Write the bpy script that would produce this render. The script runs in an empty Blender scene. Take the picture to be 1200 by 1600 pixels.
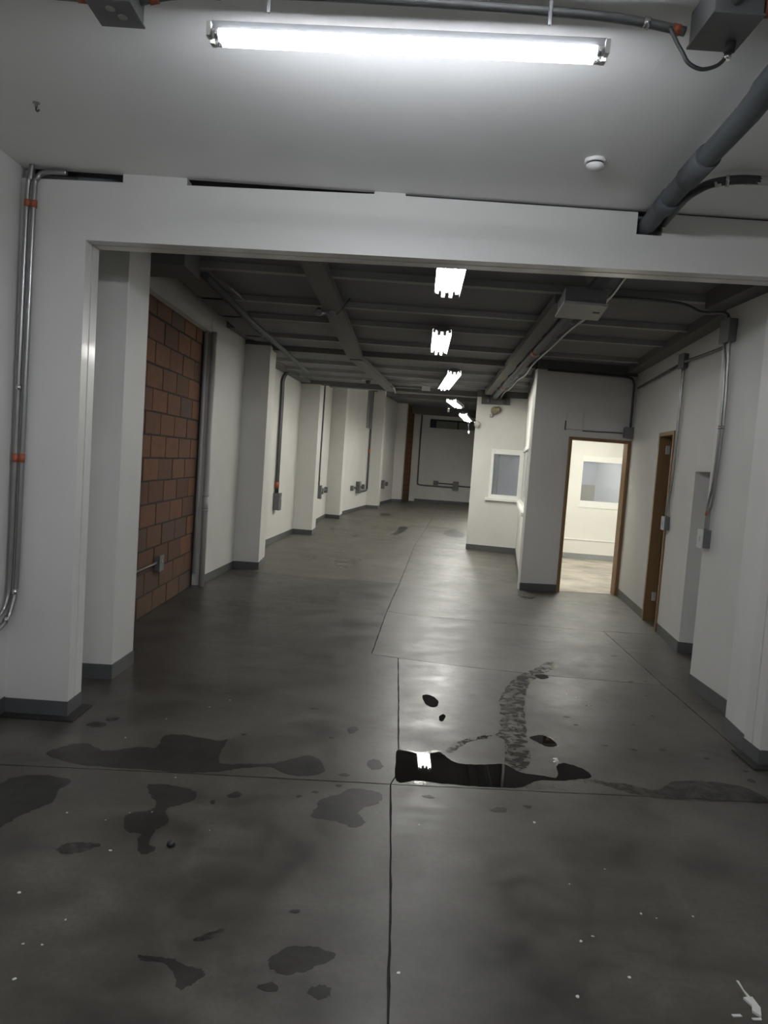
import bpy, bmesh, math, random
from mathutils import Vector, Matrix
random.seed(7)
SC = bpy.context.scene
COL = SC.collection
# ---------------------------------------------------------------- camera, world, exposure
F_PX = 1160.0
cam_d = bpy.data.cameras.new('camera'); cam = bpy.data.objects.new('camera', cam_d); COL.objects.link(cam)
cam_d.sensor_fit = 'VERTICAL'; cam_d.sensor_height = 36.0; cam_d.lens = F_PX / 1600.0 * 36.0
cam_d.clip_start = 0.05; cam_d.clip_end = 200
cam.matrix_world = Matrix.Translation((0, 0, 1.7)) @ Matrix.Rotation(math.radians(90 - 4.1), 4, 'X') @ Matrix.Rotation(math.radians(4.0), 4, 'Z')
SC.camera = cam
w = bpy.data.worlds.new('world'); SC.world = w; w.use_nodes = True
w.node_tree.nodes['Background'].inputs[0].default_value = (0.02, 0.022, 0.025, 1)
w.node_tree.nodes['Background'].inputs[1].default_value = 0.2
SC.view_settings.view_transform = 'Standard'; SC.view_settings.look = 'None'
SC.view_settings.exposure = 0.0; SC.view_settings.gamma = 1.0; SC.view_settings.use_curve_mapping = False
L_FRONT, L_NEAR, L_HALL, L_REAR, L_OFFICE, L_BACKROOM = 118.0, 36.0, 112.0, 122.0, 105.0, 150.0   # tube radiance

# ---------------------------------------------------------------- materials
def new_mat(name):
    m = bpy.data.materials.new(name); m.use_nodes = True
    nt = m.node_tree
    return m, nt, nt.nodes['Principled BSDF']
def N(nt, t, **kw):
    n = nt.nodes.new(t)
    for k, v in kw.items(): setattr(n, k, v)
    return n
def noise(nt, scale, detail=4, rough=0.6, vec=None, distort=0.0):
    n = N(nt, 'ShaderNodeTexNoise'); n.inputs['Scale'].default_value = scale
    n.inputs['Detail'].default_value = detail; n.inputs['Roughness'].default_value = rough
    n.inputs['Distortion'].default_value = distort
    if vec: nt.links.new(vec, n.inputs['Vector'])
    return n.outputs['Fac']
def ramp(nt, src, stops):
    r = N(nt, 'ShaderNodeValToRGB'); e = r.color_ramp.elements
    while len(e) < len(stops): e.new(0.5)
    for i, (p, c) in enumerate(stops):
        e[i].position = p; e[i].color = (c, c, c, 1) if isinstance(c, (int, float)) else (*c, 1)
    nt.links.new(src, r.inputs['Fac']); return r.outputs['Color']
def mixc(nt, fac, a, b, mode='MIX'):
    m = N(nt, 'ShaderNodeMix', data_type='RGBA', blend_type=mode)
    for s, i in ((fac, 0), (a, 6), (b, 7)):
        if hasattr(s, 'links'): nt.links.new(s, m.inputs[i])
        elif i == 0: m.inputs[0].default_value = s
        else: m.inputs[i].default_value = (*s, 1)
    return m.outputs[2]
def world_pos(nt): return N(nt, 'ShaderNodeNewGeometry').outputs['Position']
def bump(nt, p, h, strength, dist=0.01):
    b = N(nt, 'ShaderNodeBump'); b.inputs['Strength'].default_value = strength; b.inputs['Distance'].default_value = dist
    nt.links.new(h, b.inputs['Height']); nt.links.new(b.outputs['Normal'], p.inputs['Normal'])
def sc(c, k): return tuple(x * k for x in c)

def m_paint(name, col, rough=0.5, mottling=0.06, bstr=0.08, spec=0.5, coat=0.0):
    m, nt, p = new_mat(name); pos = world_pos(nt)
    n1 = noise(nt, 1.3, 5, 0.65, pos); n2 = noise(nt, 55, 3, 0.6, pos)
    c = mixc(nt, ramp(nt, n1, [(0.3, 0.0), (0.7, 1.0)]), sc(col, 1 - mottling), sc(col, 1 + mottling * 0.4))
    nt.links.new(c, p.inputs['Base Color']); p.inputs['Roughness'].default_value = rough
    p.inputs['Specular IOR Level'].default_value = spec; p.inputs['Coat Weight'].default_value = coat; p.inputs['Coat Roughness'].default_value = 0.12
    if bstr: bump(nt, p, n2, bstr, 0.004)
    return m
def m_plain(name, col, rough=0.5, metal=0.0, var=0.12, scale=18):
    m, nt, p = new_mat(name); pos = world_pos(nt)
    n1 = noise(nt, scale, 4, 0.6, pos)
    c = mixc(nt, n1, sc(col, 1 - var), sc(col, 1 + var)); nt.links.new(c, p.inputs['Base Color'])
    p.inputs['Roughness'].default_value = rough; p.inputs['Metallic'].default_value = metal
    return m
def m_emit(name, col, strength):
    m, nt, p = new_mat(name)
    p.inputs['Base Color'].default_value = (0.8, 0.8, 0.8, 1)
    p.inputs['Emission Color'].default_value = (*col, 1); p.inputs['Emission Strength'].default_value = strength
    return m

def m_floor(name, k=1.0, wet=False, rough=(0.30, 0.52)):
    """polished dark concrete: soft trowel clouds, darker scuffs, fine pores"""
    m, nt, p = new_mat(name); pos = world_pos(nt)
    big = noise(nt, 0.9, 4, 0.55, pos, 0.3); mid = noise(nt, 2.6, 5, 0.6, pos, 0.2); fine = noise(nt, 42, 5, 0.7, pos)
    mp = N(nt, 'ShaderNodeMapping'); mp.inputs['Scale'].default_value = (1.0, 1.5, 1.0); mp.inputs['Rotation'].default_value = (0, 0, 0.5)
    nt.links.new(pos, mp.inputs['Vector'])
    swirl = noise(nt, 1.5, 5, 0.6, mp.outputs['Vector'], 0.2); grit = noise(nt, 9.0, 6, 0.75, pos)
    base = mixc(nt, ramp(nt, big, [(0.36, 0.0), (0.64, 1.0)]), sc((0.037, 0.0330, 0.0262), k), sc((0.116, 0.106, 0.088), k))
    base = mixc(nt, ramp(nt, mid, [(0.36, 0.85), (0.58, 0.0)]), base, sc((0.029, 0.0255, 0.020), k))
    base = mixc(nt, ramp(nt, swirl, [(0.42, 0.0), (0.80, 0.7)]), base, sc((0.134, 0.123, 0.103), k))
    base = mixc(nt, ramp(nt, grit, [(0.35, 0.45), (0.6, 0.0)]), base, sc((0.040, 0.037, 0.031), k))
    base = mixc(nt, ramp(nt, fine, [(0.34, 0.35), (0.55, 0.0)]), base, sc((0.03, 0.028, 0.024), k))
    nt.links.new(base, p.inputs['Base Color'])
    if wet:
        r = ramp(nt, mid, [(0.3, 0.12), (0.7, 0.28)]); bump(nt, p, fine, 0.03, 0.002)
    else:
        r = ramp(nt, mixc(nt, 0.5, mid, grit), [(0.35, rough[0]), (0.65, rough[1])]); bump(nt, p, mixc(nt, 0.5, fine, grit), 0.10, 0.004)
    nt.links.new(r, p.inputs['Roughness'])
    return m
def m_stain(name, k, lo, hi, rough, scale=9.0, tint=(1, 1, 1), thr=(0.3, 0.5)):
    """damp patch: darker concrete showing through where the noise is high"""
    m = m_floor(name, k, True); nt = m.node_tree; p = nt.nodes['Principled BSDF']; out = nt.nodes['Material Output']
    pos = world_pos(nt)
    n = noise(nt, scale, 6, 0.7, pos, 0.5)
    f = ramp(nt, n, [(thr[0], lo), (thr[1], hi)])
    tr = N(nt, 'ShaderNodeBsdfTransparent'); mx = N(nt, 'ShaderNodeMixShader')
    nt.links.new(f, mx.inputs[0]); nt.links.new(tr.outputs[0], mx.inputs[1]); nt.links.new(p.outputs[0], mx.inputs[2])
    nt.links.new(mx.outputs[0], out.inputs['Surface'])
    for l in list(nt.links):
        if l.to_socket == p.inputs['Roughness']: nt.links.remove(l)
    p.inputs['Roughness'].default_value = rough
    if rough > 0.3: p.inputs['Specular IOR Level'].default_value = 0.3
    return m
def m_glass(name, tint=(0.8, 0.86, 0.9), haze=0.0):
    m, nt, p = new_mat(name); out = nt.nodes['Material Output']
    tr = N(nt, 'ShaderNodeBsdfTransparent'); tr.inputs[0].default_value = (*tint, 1)
    gl = N(nt, 'ShaderNodeBsdfGlossy'); gl.inputs['Roughness'].default_value = 0.02
    fr = N(nt, 'ShaderNodeFresnel'); fr.inputs['IOR'].default_value = 1.5
    mx = N(nt, 'ShaderNodeMixShader')
    nt.links.new(fr.outputs[0], mx.inputs[0]); nt.links.new(tr.outputs[0], mx.inputs[1]); nt.links.new(gl.outputs[0], mx.inputs[2])
    last = mx.outputs[0]
    if haze:
        df = N(nt, 'ShaderNodeBsdfDiffuse'); df.inputs[0].default_value = (0.62, 0.63, 0.64, 1)
        m2 = N(nt, 'ShaderNodeMixShader'); m2.inputs[0].default_value = haze
        nt.links.new(last, m2.inputs[1]); nt.links.new(df.outputs[0], m2.inputs[2]); last = m2.outputs[0]
    nt.links.new(last, out.inputs['Surface'])
    return m
def m_brick(name):
    m, nt, p = new_mat(name); pos = world_pos(nt)
    oi = N(nt, 'ShaderNodeObjectInfo')
    c = ramp(nt, oi.outputs['Random'], [(0.0, (0.125, 0.060, 0.036)), (0.3, (0.185, 0.083, 0.042)), (0.55, (0.225, 0.096, 0.043)), (0.8, (0.160, 0.072, 0.045)), (1.0, (0.120, 0.075, 0.056))])
    n1 = noise(nt, 7, 5, 0.7, pos); n2 = noise(nt, 60, 4, 0.7, pos)
    c = mixc(nt, ramp(nt, n1, [(0.4, 0.0), (0.75, 0.5)]), c, (0.085, 0.055, 0.042))
    # grey-green grime near the ground (damp rising in the clay)
    sx = N(nt, 'ShaderNodeSeparateXYZ'); nt.links.new(pos, sx.inputs[0])
    g = ramp(nt, sx.outputs['Z'], [(0.0, 0.6), (0.55, 0.0)])
    c = mixc(nt, g, c, (0.085, 0.072, 0.048))
    nt.links.new(c, p.inputs['Base Color']); p.inputs['Roughness'].default_value = 0.85
    bump(nt, p, mixc(nt, 0.5, n1, n2), 0.35, 0.006)
    return m
def m_wood(name, col):
    m, nt, p = new_mat(name); pos = world_pos(nt)
    mp = N(nt, 'ShaderNodeMapping'); mp.inputs['Scale'].default_value = (30, 30, 1.5); nt.links.new(pos, mp.inputs['Vector'])
    n = noise(nt, 1.0, 5, 0.6, mp.outputs['Vector'], 0.5)
    c = mixc(nt, n, sc(col, 0.6), sc(col, 1.35)); nt.links.new(c, p.inputs['Base Color']); p.inputs['Roughness'].default_value = 0.45
    return m

M = dict(
    wall=m_paint('painted_plaster_wall', (0.69, 0.68, 0.645), 0.55, 0.07, 0.10),
    ceil=m_paint('painted_white_ceiling', (0.86, 0.855, 0.835), 0.6, 0.05, 0.06),
    steel=m_paint('gloss_white_steel_paint', (0.66, 0.65, 0.615), 0.32, 0.04, 0.03, 0.5, 0.35),
    trim=m_paint('white_window_paint', (0.90, 0.90, 0.86), 0.3, 0.02, 0.02),
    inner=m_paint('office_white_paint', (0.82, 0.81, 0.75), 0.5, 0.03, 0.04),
    bluewall=m_paint('pale_blue_room_paint', (0.58, 0.59, 0.61), 0.6, 0.05, 0.04),
    base=m_paint('dark_grey_base_paint', (0.095, 0.097, 0.096), 0.45, 0.15, 0.05),
    base_light=m_paint('mid_grey_base_paint', (0.30, 0.31, 0.31), 0.45, 0.08, 0.03),
    deck=m_paint('dark_painted_deck', (0.20, 0.202, 0.210), 0.75, 0.18, 0.25),
    rib=m_paint('dark_painted_joist', (0.34, 0.34, 0.325), 0.65, 0.15, 0.15),
    dust=m_paint('dusty_grey_paint', (0.18, 0.175, 0.162), 0.7, 0.18, 0.2),
    conc=m_paint('dark_concrete_beam', (0.14, 0.138, 0.134), 0.75, 0.15, 0.25),
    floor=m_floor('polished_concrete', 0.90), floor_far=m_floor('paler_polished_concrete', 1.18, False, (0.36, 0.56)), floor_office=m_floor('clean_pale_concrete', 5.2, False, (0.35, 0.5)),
    sub=m_plain('joint_dirt', (0.018, 0.017, 0.015), 0.9),
    galv=m_plain('grey_painted_conduit', (0.145, 0.15, 0.15), 0.38, 0.35),
    galv_d=m_plain('dark_conduit', (0.07, 0.073, 0.075), 0.42, 0.3),
    galv_m=m_plain('bare_steel_conduit', (0.34, 0.34, 0.33), 0.3, 0.85),
    boxg=m_plain('grey_enclosure_paint', (0.15, 0.153, 0.155), 0.5, 0.1),
    boxl=m_plain('light_grey_sheet_metal', (0.36, 0.36, 0.34), 0.5, 0.1),
    pvc=m_plain('grey_pvc_pipe', (0.085, 0.095, 0.101), 0.62, 0.0, 0.10, 9),
    pvcw=m_plain('white_painted_pipe', (0.58, 0.57, 0.55), 0.4, 0.0, 0.05, 9),
    orange=m_plain('orange_coupling_paint', (0.36, 0.10, 0.045), 0.5),
    black=m_plain('black_rubber', (0.02, 0.02, 0.022), 0.5),
    plate=m_plain('white_plastic', (0.60, 0.60, 0.56), 0.35, 0.0, 0.04),
    tray=m_plain('white_enamel_tray', (0.72, 0.72, 0.72), 0.35, 0.0, 0.03),
    metal=m_plain('dark_steel_plate', (0.05, 0.048, 0.045), 0.5, 0.6),
    chrome=m_plain('bright_metal', (0.6, 0.6, 0.6), 0.25, 0.9),
    brick=m_brick('clay_block'), mortar=m_plain('grey_mortar', (0.042, 0.036, 0.030), 0.95),
    wood=m_wood('brown_wood_frame', (0.25, 0.145, 0.06)), woodd=m_wood('dark_brown_door', (0.16, 0.088, 0.040)),
    beige=m_plain('aged_beige_metal', (0.28, 0.24, 0.15), 0.5, 0.2),
    shut=m_plain('grey_shutter', (0.20, 0.20, 0.19), 0.6), bluedark=m_plain('blue_black_void', (0.02, 0.028, 0.036), 0.6),
    glass=m_glass('window_glass'), glassh=m_glass('hazy_window_glass', (0.84, 0.85, 0.88), 0.2),
    tube_f=m_emit('lit_tube_cool', (0.885, 0.925, 1.0), L_FRONT), tube_n=m_emit('lit_tube_near', (0.97, 0.98, 1.0), L_NEAR), tube_h=m_emit('lit_tube_neutral', (1.0, 0.985, 0.90), L_HALL),
    tube_r=m_emit('lit_tube_rear', (1.0, 0.985, 0.92), L_REAR),
    tube_o=m_emit('lit_tube_office', (1.0, 0.985, 0.91), L_OFFICE), tube_b=m_emit('lit_tube_back_room', (0.92, 0.96, 1.0), L_BACKROOM),
    speck=m_plain('white_paint_drip', (0.62, 0.61, 0.56), 0.6),
)
M['wet'] = m_stain('damp_concrete', 0.36, 0.82, 0.97, 0.42, 6.0)
M['damp'] = m_stain('half_dry_concrete', 0.50, 0.10, 0.85, 0.36, 7.0, thr=(0.38, 0.62))
M['trail'] = m_stain('smeared_wet_trail', 0.42, 0.0, 1.0, 0.16, 16.0, thr=(0.46, 0.54))
M['streaky'] = m_stain('drying_streaks', 0.45, 0.0, 0.9, 0.2, 6.0, thr=(0.47, 0.58))
M['glint_crust'] = m_stain('pale_glint_crust', 2.4, 0.0, 0.85, 0.18, 22.0, thr=(0.42, 0.58))  # pale colour paints the doorway's reflection on wet rims, plus some dried crust
def m_water():
    m = m_floor('standing_water', 0.16, True); nt = m.node_tree; p = nt.nodes['Principled BSDF']
    for l in list(nt.links):
        if l.to_socket in (p.inputs['Roughness'], p.inputs['Normal']): nt.links.remove(l)
    p.inputs['Roughness'].default_value = 0.015; p.inputs['IOR'].default_value = 1.33
    return m
M['water'] = m_water()

# ---------------------------------------------------------------- mesh helpers
class MB:
    def __init__(s): s.bm = bmesh.new()
    def box(s, x0, x1, y0, y1, z0, z1, bev=0.0):
        return s.prism([(x0, y0), (x1, y0), (x1, y1), (x0, y1)], z0, z1, bev)
    def prism(s, poly, z0, z1, bev=0.0):
        """vertical prism; z0 / z1 number or per-corner list"""
        n = len(poly); zz0 = z0 if isinstance(z0, (list, tuple)) else [z0] * n; zz1 = z1 if isinstance(z1, (list, tuple)) else [z1] * n
        a = [s.bm.verts.new((*p, z)) for p, z in zip(poly, zz0)]; b = [s.bm.verts.new((*p, z)) for p, z in zip(poly, zz1)]
        fs = [s.bm.faces.new(a[::-1]), s.bm.faces.new(b)]
        for i in range(n): fs.append(s.bm.faces.new((a[i], a[(i + 1) % n], b[(i + 1) % n], b[i])))
        bmesh.ops.recalc_face_normals(s.bm, faces=fs)
        if bev:
            es = list({e for f in fs for e in f.edges})
            bmesh.ops.bevel(s.bm, geom=es, offset=bev, segments=2, affect='EDGES', profile=0.6)
        return s
    def seg(s, A, B, z0, z1, t0, t1, bev=0.0):
        """box along plan line A->B, from offset t0 to t1 on its right-hand side"""
        d = Vector((B[0] - A[0], B[1] - A[1])).normalized(); n = Vector((d.y, -d.x))
        q = [(A[0] + n.x * t0, A[1] + n.y * t0), (B[0] + n.x * t0, B[1] + n.y * t0), (B[0] + n.x * t1, B[1] + n.y * t1), (A[0] + n.x * t1, A[1] + n.y * t1)]
        return s.prism(q, z0, z1, bev)
    def tube(s, pts, r, n=10, smooth=0, caps=True):
        P = [Vector(p) for p in pts]
        if smooth: P = catmull(P, smooth)
        prev = None; rings = []
        for i, p in enumerate(P):
            t = (P[min(i + 1, len(P) - 1)] - P[max(i - 1, 0)]).normalized()
            if prev is None:
                u = t.orthogonal().normalized()
            else:
                u = (prev - t * prev.dot(t)); u = u.normalized() if u.length > 1e-6 else t.orthogonal().normalized()
            prev = u; v = t.cross(u)
            rr = r[i] if isinstance(r, (list, tuple)) else r
            rings.append([s.bm.verts.new(p + (u * math.cos(2 * math.pi * k / n) + v * math.sin(2 * math.pi * k / n)) * rr) for k in range(n)])
        fs = []
        for a, b in zip(rings, rings[1:]):
            for k in range(n):
                f = s.bm.faces.new((a[k], a[(k + 1) % n], b[(k + 1) % n], b[k])); f.smooth = True; fs.append(f)
        if caps: fs += [s.bm.faces.new(rings[0][::-1]), s.bm.faces.new(rings[-1])]
        bmesh.ops.recalc_face_normals(s.bm, faces=fs)
        return s
    def lathe(s, c, prof, n=20, axis=(0, 0, 1)):
        """profile (radius, height) spun round axis at c"""
        ax = Vector(axis).normalized(); u = ax.orthogonal().normalized(); v = ax.cross(u); c = Vector(c); rings = []
        for r, h in prof:
            rings.append([s.bm.verts.new(c + ax * h + (u * math.cos(2 * math.pi * k / n) + v * math.sin(2 * math.pi * k / n)) * max(r, 1e-4)) for k in range(n)])
        fs = []
        for a, b in zip(rings, rings[1:]):
            for k in range(n):
                f = s.bm.faces.new((a[k], a[(k + 1) % n], b[(k + 1) % n], b[k])); f.smooth = True; fs.append(f)
        fs += [s.bm.faces.new(rings[0][::-1]), s.bm.faces.new(rings[-1])]
        bmesh.ops.recalc_face_normals(s.bm, faces=fs)
        return s
    def obj(s, name, mat, parent=None, loc=(0, 0, 0)):
        org = Vector(parent['_o']) if parent is not None and '_o' in parent else Vector(loc)
        bmesh.ops.translate(s.bm, verts=s.bm.verts, vec=-org)
        me = bpy.data.meshes.new(name); s.bm.to_mesh(me); s.bm.free(); me.materials.append(mat)
        o = bpy.data.objects.new(name, me); COL.objects.link(o)
        if parent is not None: o.parent = parent
        else: o.location = org
        o['_o'] = list(org)
        return o
def catmull(P, k):
    out = []
    for i in range(len(P) - 1):
        p0, p1, p2, p3 = P[max(i - 1, 0)], P[i], P[i + 1], P[min(i + 2, len(P) - 1)]
        for j in range(k):
            t = j / k
            out.append(0.5 * ((2 * p1) + (p2 - p0) * t + (2 * p0 - 5 * p1 + 4 * p2 - p3) * t * t + (3 * p1 - p0 - 3 * p2 + p3) * t ** 3))
    out.append(P[-1]); return out
def thing(name, label, cat, loc, group=None):
    o = bpy.data.objects.new(name, None); COL.objects.link(o); o.location = loc; o.empty_display_size = 0.1
    o['label'] = label; o['category'] = cat; o['_o'] = list(loc)
    if group: o['group'] = group
    return o
def tag(o, label, cat, group=None, kind=None):
    o['label'] = label; o['category'] = cat
    if group: o['group'] = group
    if kind: o['kind'] = kind
    return o
def struct(o, label, cat): return tag(o, label, cat, None, 'structure')
# ================================================================ STRUCTURE
# ---- floor: dirt-filled joint bed with poured slabs as separate pieces
fl = MB().box(-3.4, 6.0, -4.2, 33.0, -0.20, -0.012).obj('floor', M['sub']); struct(fl, 'dark polished concrete floor poured in large slabs with stains', 'floor')
def slab(poly, g=0.004, mat='floor', top=0.0):
    n = len(poly); q = []
    cx = sum(p[0] for p in poly) / n; cy = sum(p[1] for p in poly) / n
    area = sum(poly[i][0] * poly[(i + 1) % n][1] - poly[(i + 1) % n][0] * poly[i][1] for i in range(n))
    if area < 0: poly = poly[::-1]
    for i in range(n):
        p, a, b = Vector(poly[i]), Vector(poly[i - 1]), Vector(poly[(i + 1) % n])
        d1 = (p - a).normalized(); d2 = (b - p).normalized()
        n1 = Vector((-d1.y, d1.x)); n2 = Vector((-d2.y, d2.x))
        m = n1 + n2; m = m / max(m.dot(n1), 0.3)
        q.append(tuple(p + m * g))
    # joint edges wander a little, like sawn and chipped concrete
    mb = MB(); out = []
    for i in range(n):
        a, b = Vector(q[i]), Vector(q[(i + 1) % n]); k = max(1, min(60, int((b - a).length / 0.08)))
        nn = Vector((-(b - a).y, (b - a).x)).normalized()
        for j in range(k):
            t = j / k; out.append(tuple(a.lerp(b, t) + nn * (random.uniform(-0.0012, 0.003) if 0 < j else 0)))
    mb.prism(out, -0.02 if not top else 0.0002, top)
    return mb.obj('slab', M[mat], fl)
J1 = [(-3.0, 3.66), (-1.87, 3.70), (-0.90, 3.75), (0.135, 3.79), (2.17, 3.89), (3.2, 3.94)]
slab([(-3.0, -4), (0.10, -4), (0.12, 2.13), (0.13, 2.79), (0.135, 3.79)] + J1[2::-1])
slab([(0.10, -4), (3.2, -4), (3.2, 3.94), (2.17, 3.89), (0.135, 3.79), (0.13, 2.79), (0.12, 2.13)])
slab(J1[:4] + [(0.18, 3.95), (0.21, 6.29), (-0.02, 6.36), (0.11, 8.23), (0.28, 10.12), (-1.77, 10.24), (-3.0, 10.30)])
slab([(0.135, 3.79), (2.17, 3.89), (2.36, 3.90), (2.40, 6.02), (1.53, 6.06), (0.74, 6.17), (0.21, 6.29), (0.18, 3.95)], 0.003)
slab([(2.36, 3.90), (3.2, 3.94), (4.2, 8.0), (2.47, 7.96), (2.40, 6.02)], 0.002)
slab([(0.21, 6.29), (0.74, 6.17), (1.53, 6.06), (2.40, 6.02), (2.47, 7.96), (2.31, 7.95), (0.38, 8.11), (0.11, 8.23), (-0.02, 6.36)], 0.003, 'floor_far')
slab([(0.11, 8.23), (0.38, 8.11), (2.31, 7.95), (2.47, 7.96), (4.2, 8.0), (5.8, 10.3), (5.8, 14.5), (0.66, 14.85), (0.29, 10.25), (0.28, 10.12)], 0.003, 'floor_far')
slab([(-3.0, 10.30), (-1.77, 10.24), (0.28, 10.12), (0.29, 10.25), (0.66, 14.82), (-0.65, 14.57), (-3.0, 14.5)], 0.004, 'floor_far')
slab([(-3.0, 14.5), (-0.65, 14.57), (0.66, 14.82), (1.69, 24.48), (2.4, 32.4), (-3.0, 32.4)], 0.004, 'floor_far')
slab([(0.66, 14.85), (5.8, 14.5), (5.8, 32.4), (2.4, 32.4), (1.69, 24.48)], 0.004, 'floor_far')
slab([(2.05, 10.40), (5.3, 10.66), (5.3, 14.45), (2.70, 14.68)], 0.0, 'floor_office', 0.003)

def wall_obj(name, mb, mat, label): return struct(mb.obj(name, mat), label, 'wall')
BH = 0.105
def baseboards(name, segs, label, mat='base', side=1, h=BH):
    mb = MB()
    for A, B in segs: mb.seg(A, B, 0.0, h, *((-0.002, 0.007) if side == 1 else (-0.007, 0.002)))
    return struct(mb.obj(name, M[mat]), label, 'baseboard')

# ---- front room shell
wall_obj('wall_left', MB().seg((-2.22, -4), (-2.22, 5.17), 0, 3.30, -0.2, 0), M['wall'], 'white plaster wall at the near left of the front room')
wall_obj('wall_right', MB().seg((2.78, -4), (2.78, 4.37), 0, 3.30, 0, 0.2), M['wall'], 'white plaster wall at the near right behind the right column')
wall_obj('wall_back', MB().box(-2.6, 3.2, -4.2, -4.0, 0, 3.3), M['wall'], 'white plaster wall behind the camera')
struct(MB().box(-2.6, 3.2, -4.2, 4.425, 3.23, 3.40).obj('ceiling', M['ceil']), 'smooth white painted ceiling of the front room', 'ceiling')
baseboards('baseboard_left', [((-2.22, -4), (-2.22, 4.41))], 'dark grey painted band along the near left wall')
# steel portal: two channels back to back, groove between
def zb(x): return 2.842 + (x + 1.814) * 0.0155
def zt(x): return 3.166 + min(max((x + 2.12) / 2.0, 0), 1) * 0.050
bm_ = MB()
def chan(mb, x0, x1, y0, y1):
    mb.prism([(x0, y0), (x1, y0), (x1, y1), (x0, y1)], [zb(x0), zb(x1), zb(x1), zb(x0)], [zt(x0), zt(x1), zt(x1), zt(x0)])
HX0, HX1, HZ0, HZ1 = 1.342, 1.488, 3.092, 3.212      # square hole for the drain pipe
for y0, y1, d in ((4.40, 4.49, 0), (4.505, 4.60, 0)):
    chan(bm_, -2.25, -0.13, y0, y1)
    chan(bm_, -0.13, HX0, y0, y1); chan(bm_, HX1, 2.90, y0, y1)
    bm_.prism([(HX0, y0), (HX1, y0), (HX1, y1), (HX0, y1)], [zb(HX0), zb(HX1)] + [zb(HX1), zb(HX0)], HZ0)
bm_.prism([(-2.25, 4.49), (HX0, 4.49), (HX0, 4.505), (-2.25, 4.505)], [zb(-2.25) + .014, zb(HX0) + .014, zb(HX0) + .014, zb(-2.25) + .014], 3.15)
bm_.prism([(HX1, 4.49), (2.9, 4.49), (2.9, 4.505), (HX1, 4.505)], [zb(HX1) + .014, zb(2.9) + .014, zb(2.9) + .014, zb(HX1) + .014], 3.20)
beam = bm_.obj('beam', M['steel']); struct(beam, 'white painted steel beam spanning the room above the wide opening', 'beam')
struct(MB().box(-2.25, HX0 - 0.02, 4.565, 4.60, 3.14, 3.42).box(HX1 + 0.02, 2.9, 4.565, 4.60, 3.18, 3.42).obj('gap_light_board', M['conc']), 'dark board added behind the gap above the white steel beam to block light', 'trim')  # dark board added behind the gap to keep light from coming through
for x0, x1, lb in ((-1.636, -1.266, 'white plaster patch filling the gap above the beam, toward the left'), (-0.184, -0.003, 'small white plaster patch filling the gap above the middle of the beam')):
    mb = MB().prism([(x0, 4.402), (x1, 4.402), (x1, 4.50), (x0, 4.50)], [zt(x0), zt(x1), zt(x1), zt(x0)], 3.232)
    struct(mb.obj('trim_2' if x0 < -1 else 'trim_3', M['steel']), lb, 'trim')
def steel_column(x0, x1, side, label, blabel):
    t = lambda a, b_: [zb(a), zb(b_), zb(b_), zb(a)]
    mb = MB()
    for y0, y1, e in ((4.40, 4.49, 0), (4.505, 4.60, 0), (4.489, 4.506, .014)):
        mb.prism([(x0 + e, y0), (x1 - e, y0), (x1 - e, y1), (x0 + e, y1)], 0.0, t(x0 + e, x1 - e))
    c = mb.obj('column', M['steel']); struct(c, label, 'column')
    MB().box(x0 - .004, x1 + .004, 4.395, 4.605, 0.004, 0.10).obj('painted_base', M['base'], c)['label'] = 'dark grey painted foot'
    p = MB().box(x0 + .02 if side < 0 else x0 - .06, x1 + .065 if side < 0 else x1, 4.328, 4.625, 0.0, 0.012, 0.002).obj('base_plate', M['metal'], c); p['label'] = 'dark steel plate on the floor'
    return c
steel_column(-2.235, -1.835, -1, 'white steel column at the left end of the beam with dark foot plate', 0)
steel_column(2.375, 2.80, 1, 'white steel column at the right end of the beam cut by the frame', 0)

# ---- hall, left side: piers and wall bays, following the bent wall line
def pier(poly, h, label, name='pillar'):
    o = MB().prism(poly, 0, h, 0.004).obj(name, M['wall']); struct(o, label, 'pillar')
    cx = sum(p[0] for p in poly) / len(poly); cy = sum(p[1] for p in poly) / len(poly)
    q = []
    n = len(poly)
    for i in range(n):
        p, a, b = Vector(poly[i]), Vector(poly[i - 1]), Vector(poly[(i + 1) % n])
        d1 = (p - a).normalized(); d2 = (b - p).normalized(); n1 = Vector((d1.y, -d1.x)); n2 = Vector((d2.y, -d2.x)); m = n1 + n2; m /= max(m.dot(n1), .3)
        q.append(tuple(p + m * 0.007))
    MB().prism(q, 0.0, BH).obj('painted_base', M['base'], o)['label'] = 'dark grey painted foot'
    return o
pier([(-2.50, 5.16), (-1.86, 5.19), (-1.845, 5.59), (-2.50, 5.59)], 3.42, 'white plastered pillar just behind the left steel column')
pier([(-2.30, 10.47), (-1.735, 10.49), (-1.755, 11.14), (-2.40, 11.14)], 3.16, 'white pillar right after the white wall bay with the downpipe')
pier([(-2.10, 15.55), (-1.485, 15.47), (-1.47, 16.12), (-2.05, 16.12)], 3.13, 'white pillar under the dropped dark beam, between two wall bays')
pier([(-1.90, 20.05), (-1.19, 19.88), (-1.16, 20.55), (-1.85, 20.6)], 3.97, 'white pillar left of the bay with the metal wall tray')
pier([(-0.95, 25.0), (-0.225, 24.98), (-0.17, 25.6), (-0.85, 25.65)], 3.97, 'white pillar right of the bay with the metal wall tray')
pier([(-0.10, 29.9), (0.65, 30.1), (0.70, 30.6), (-0.05, 30.5)], 3.97, 'last white pillar before the dark brick strip at the far end')

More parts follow.
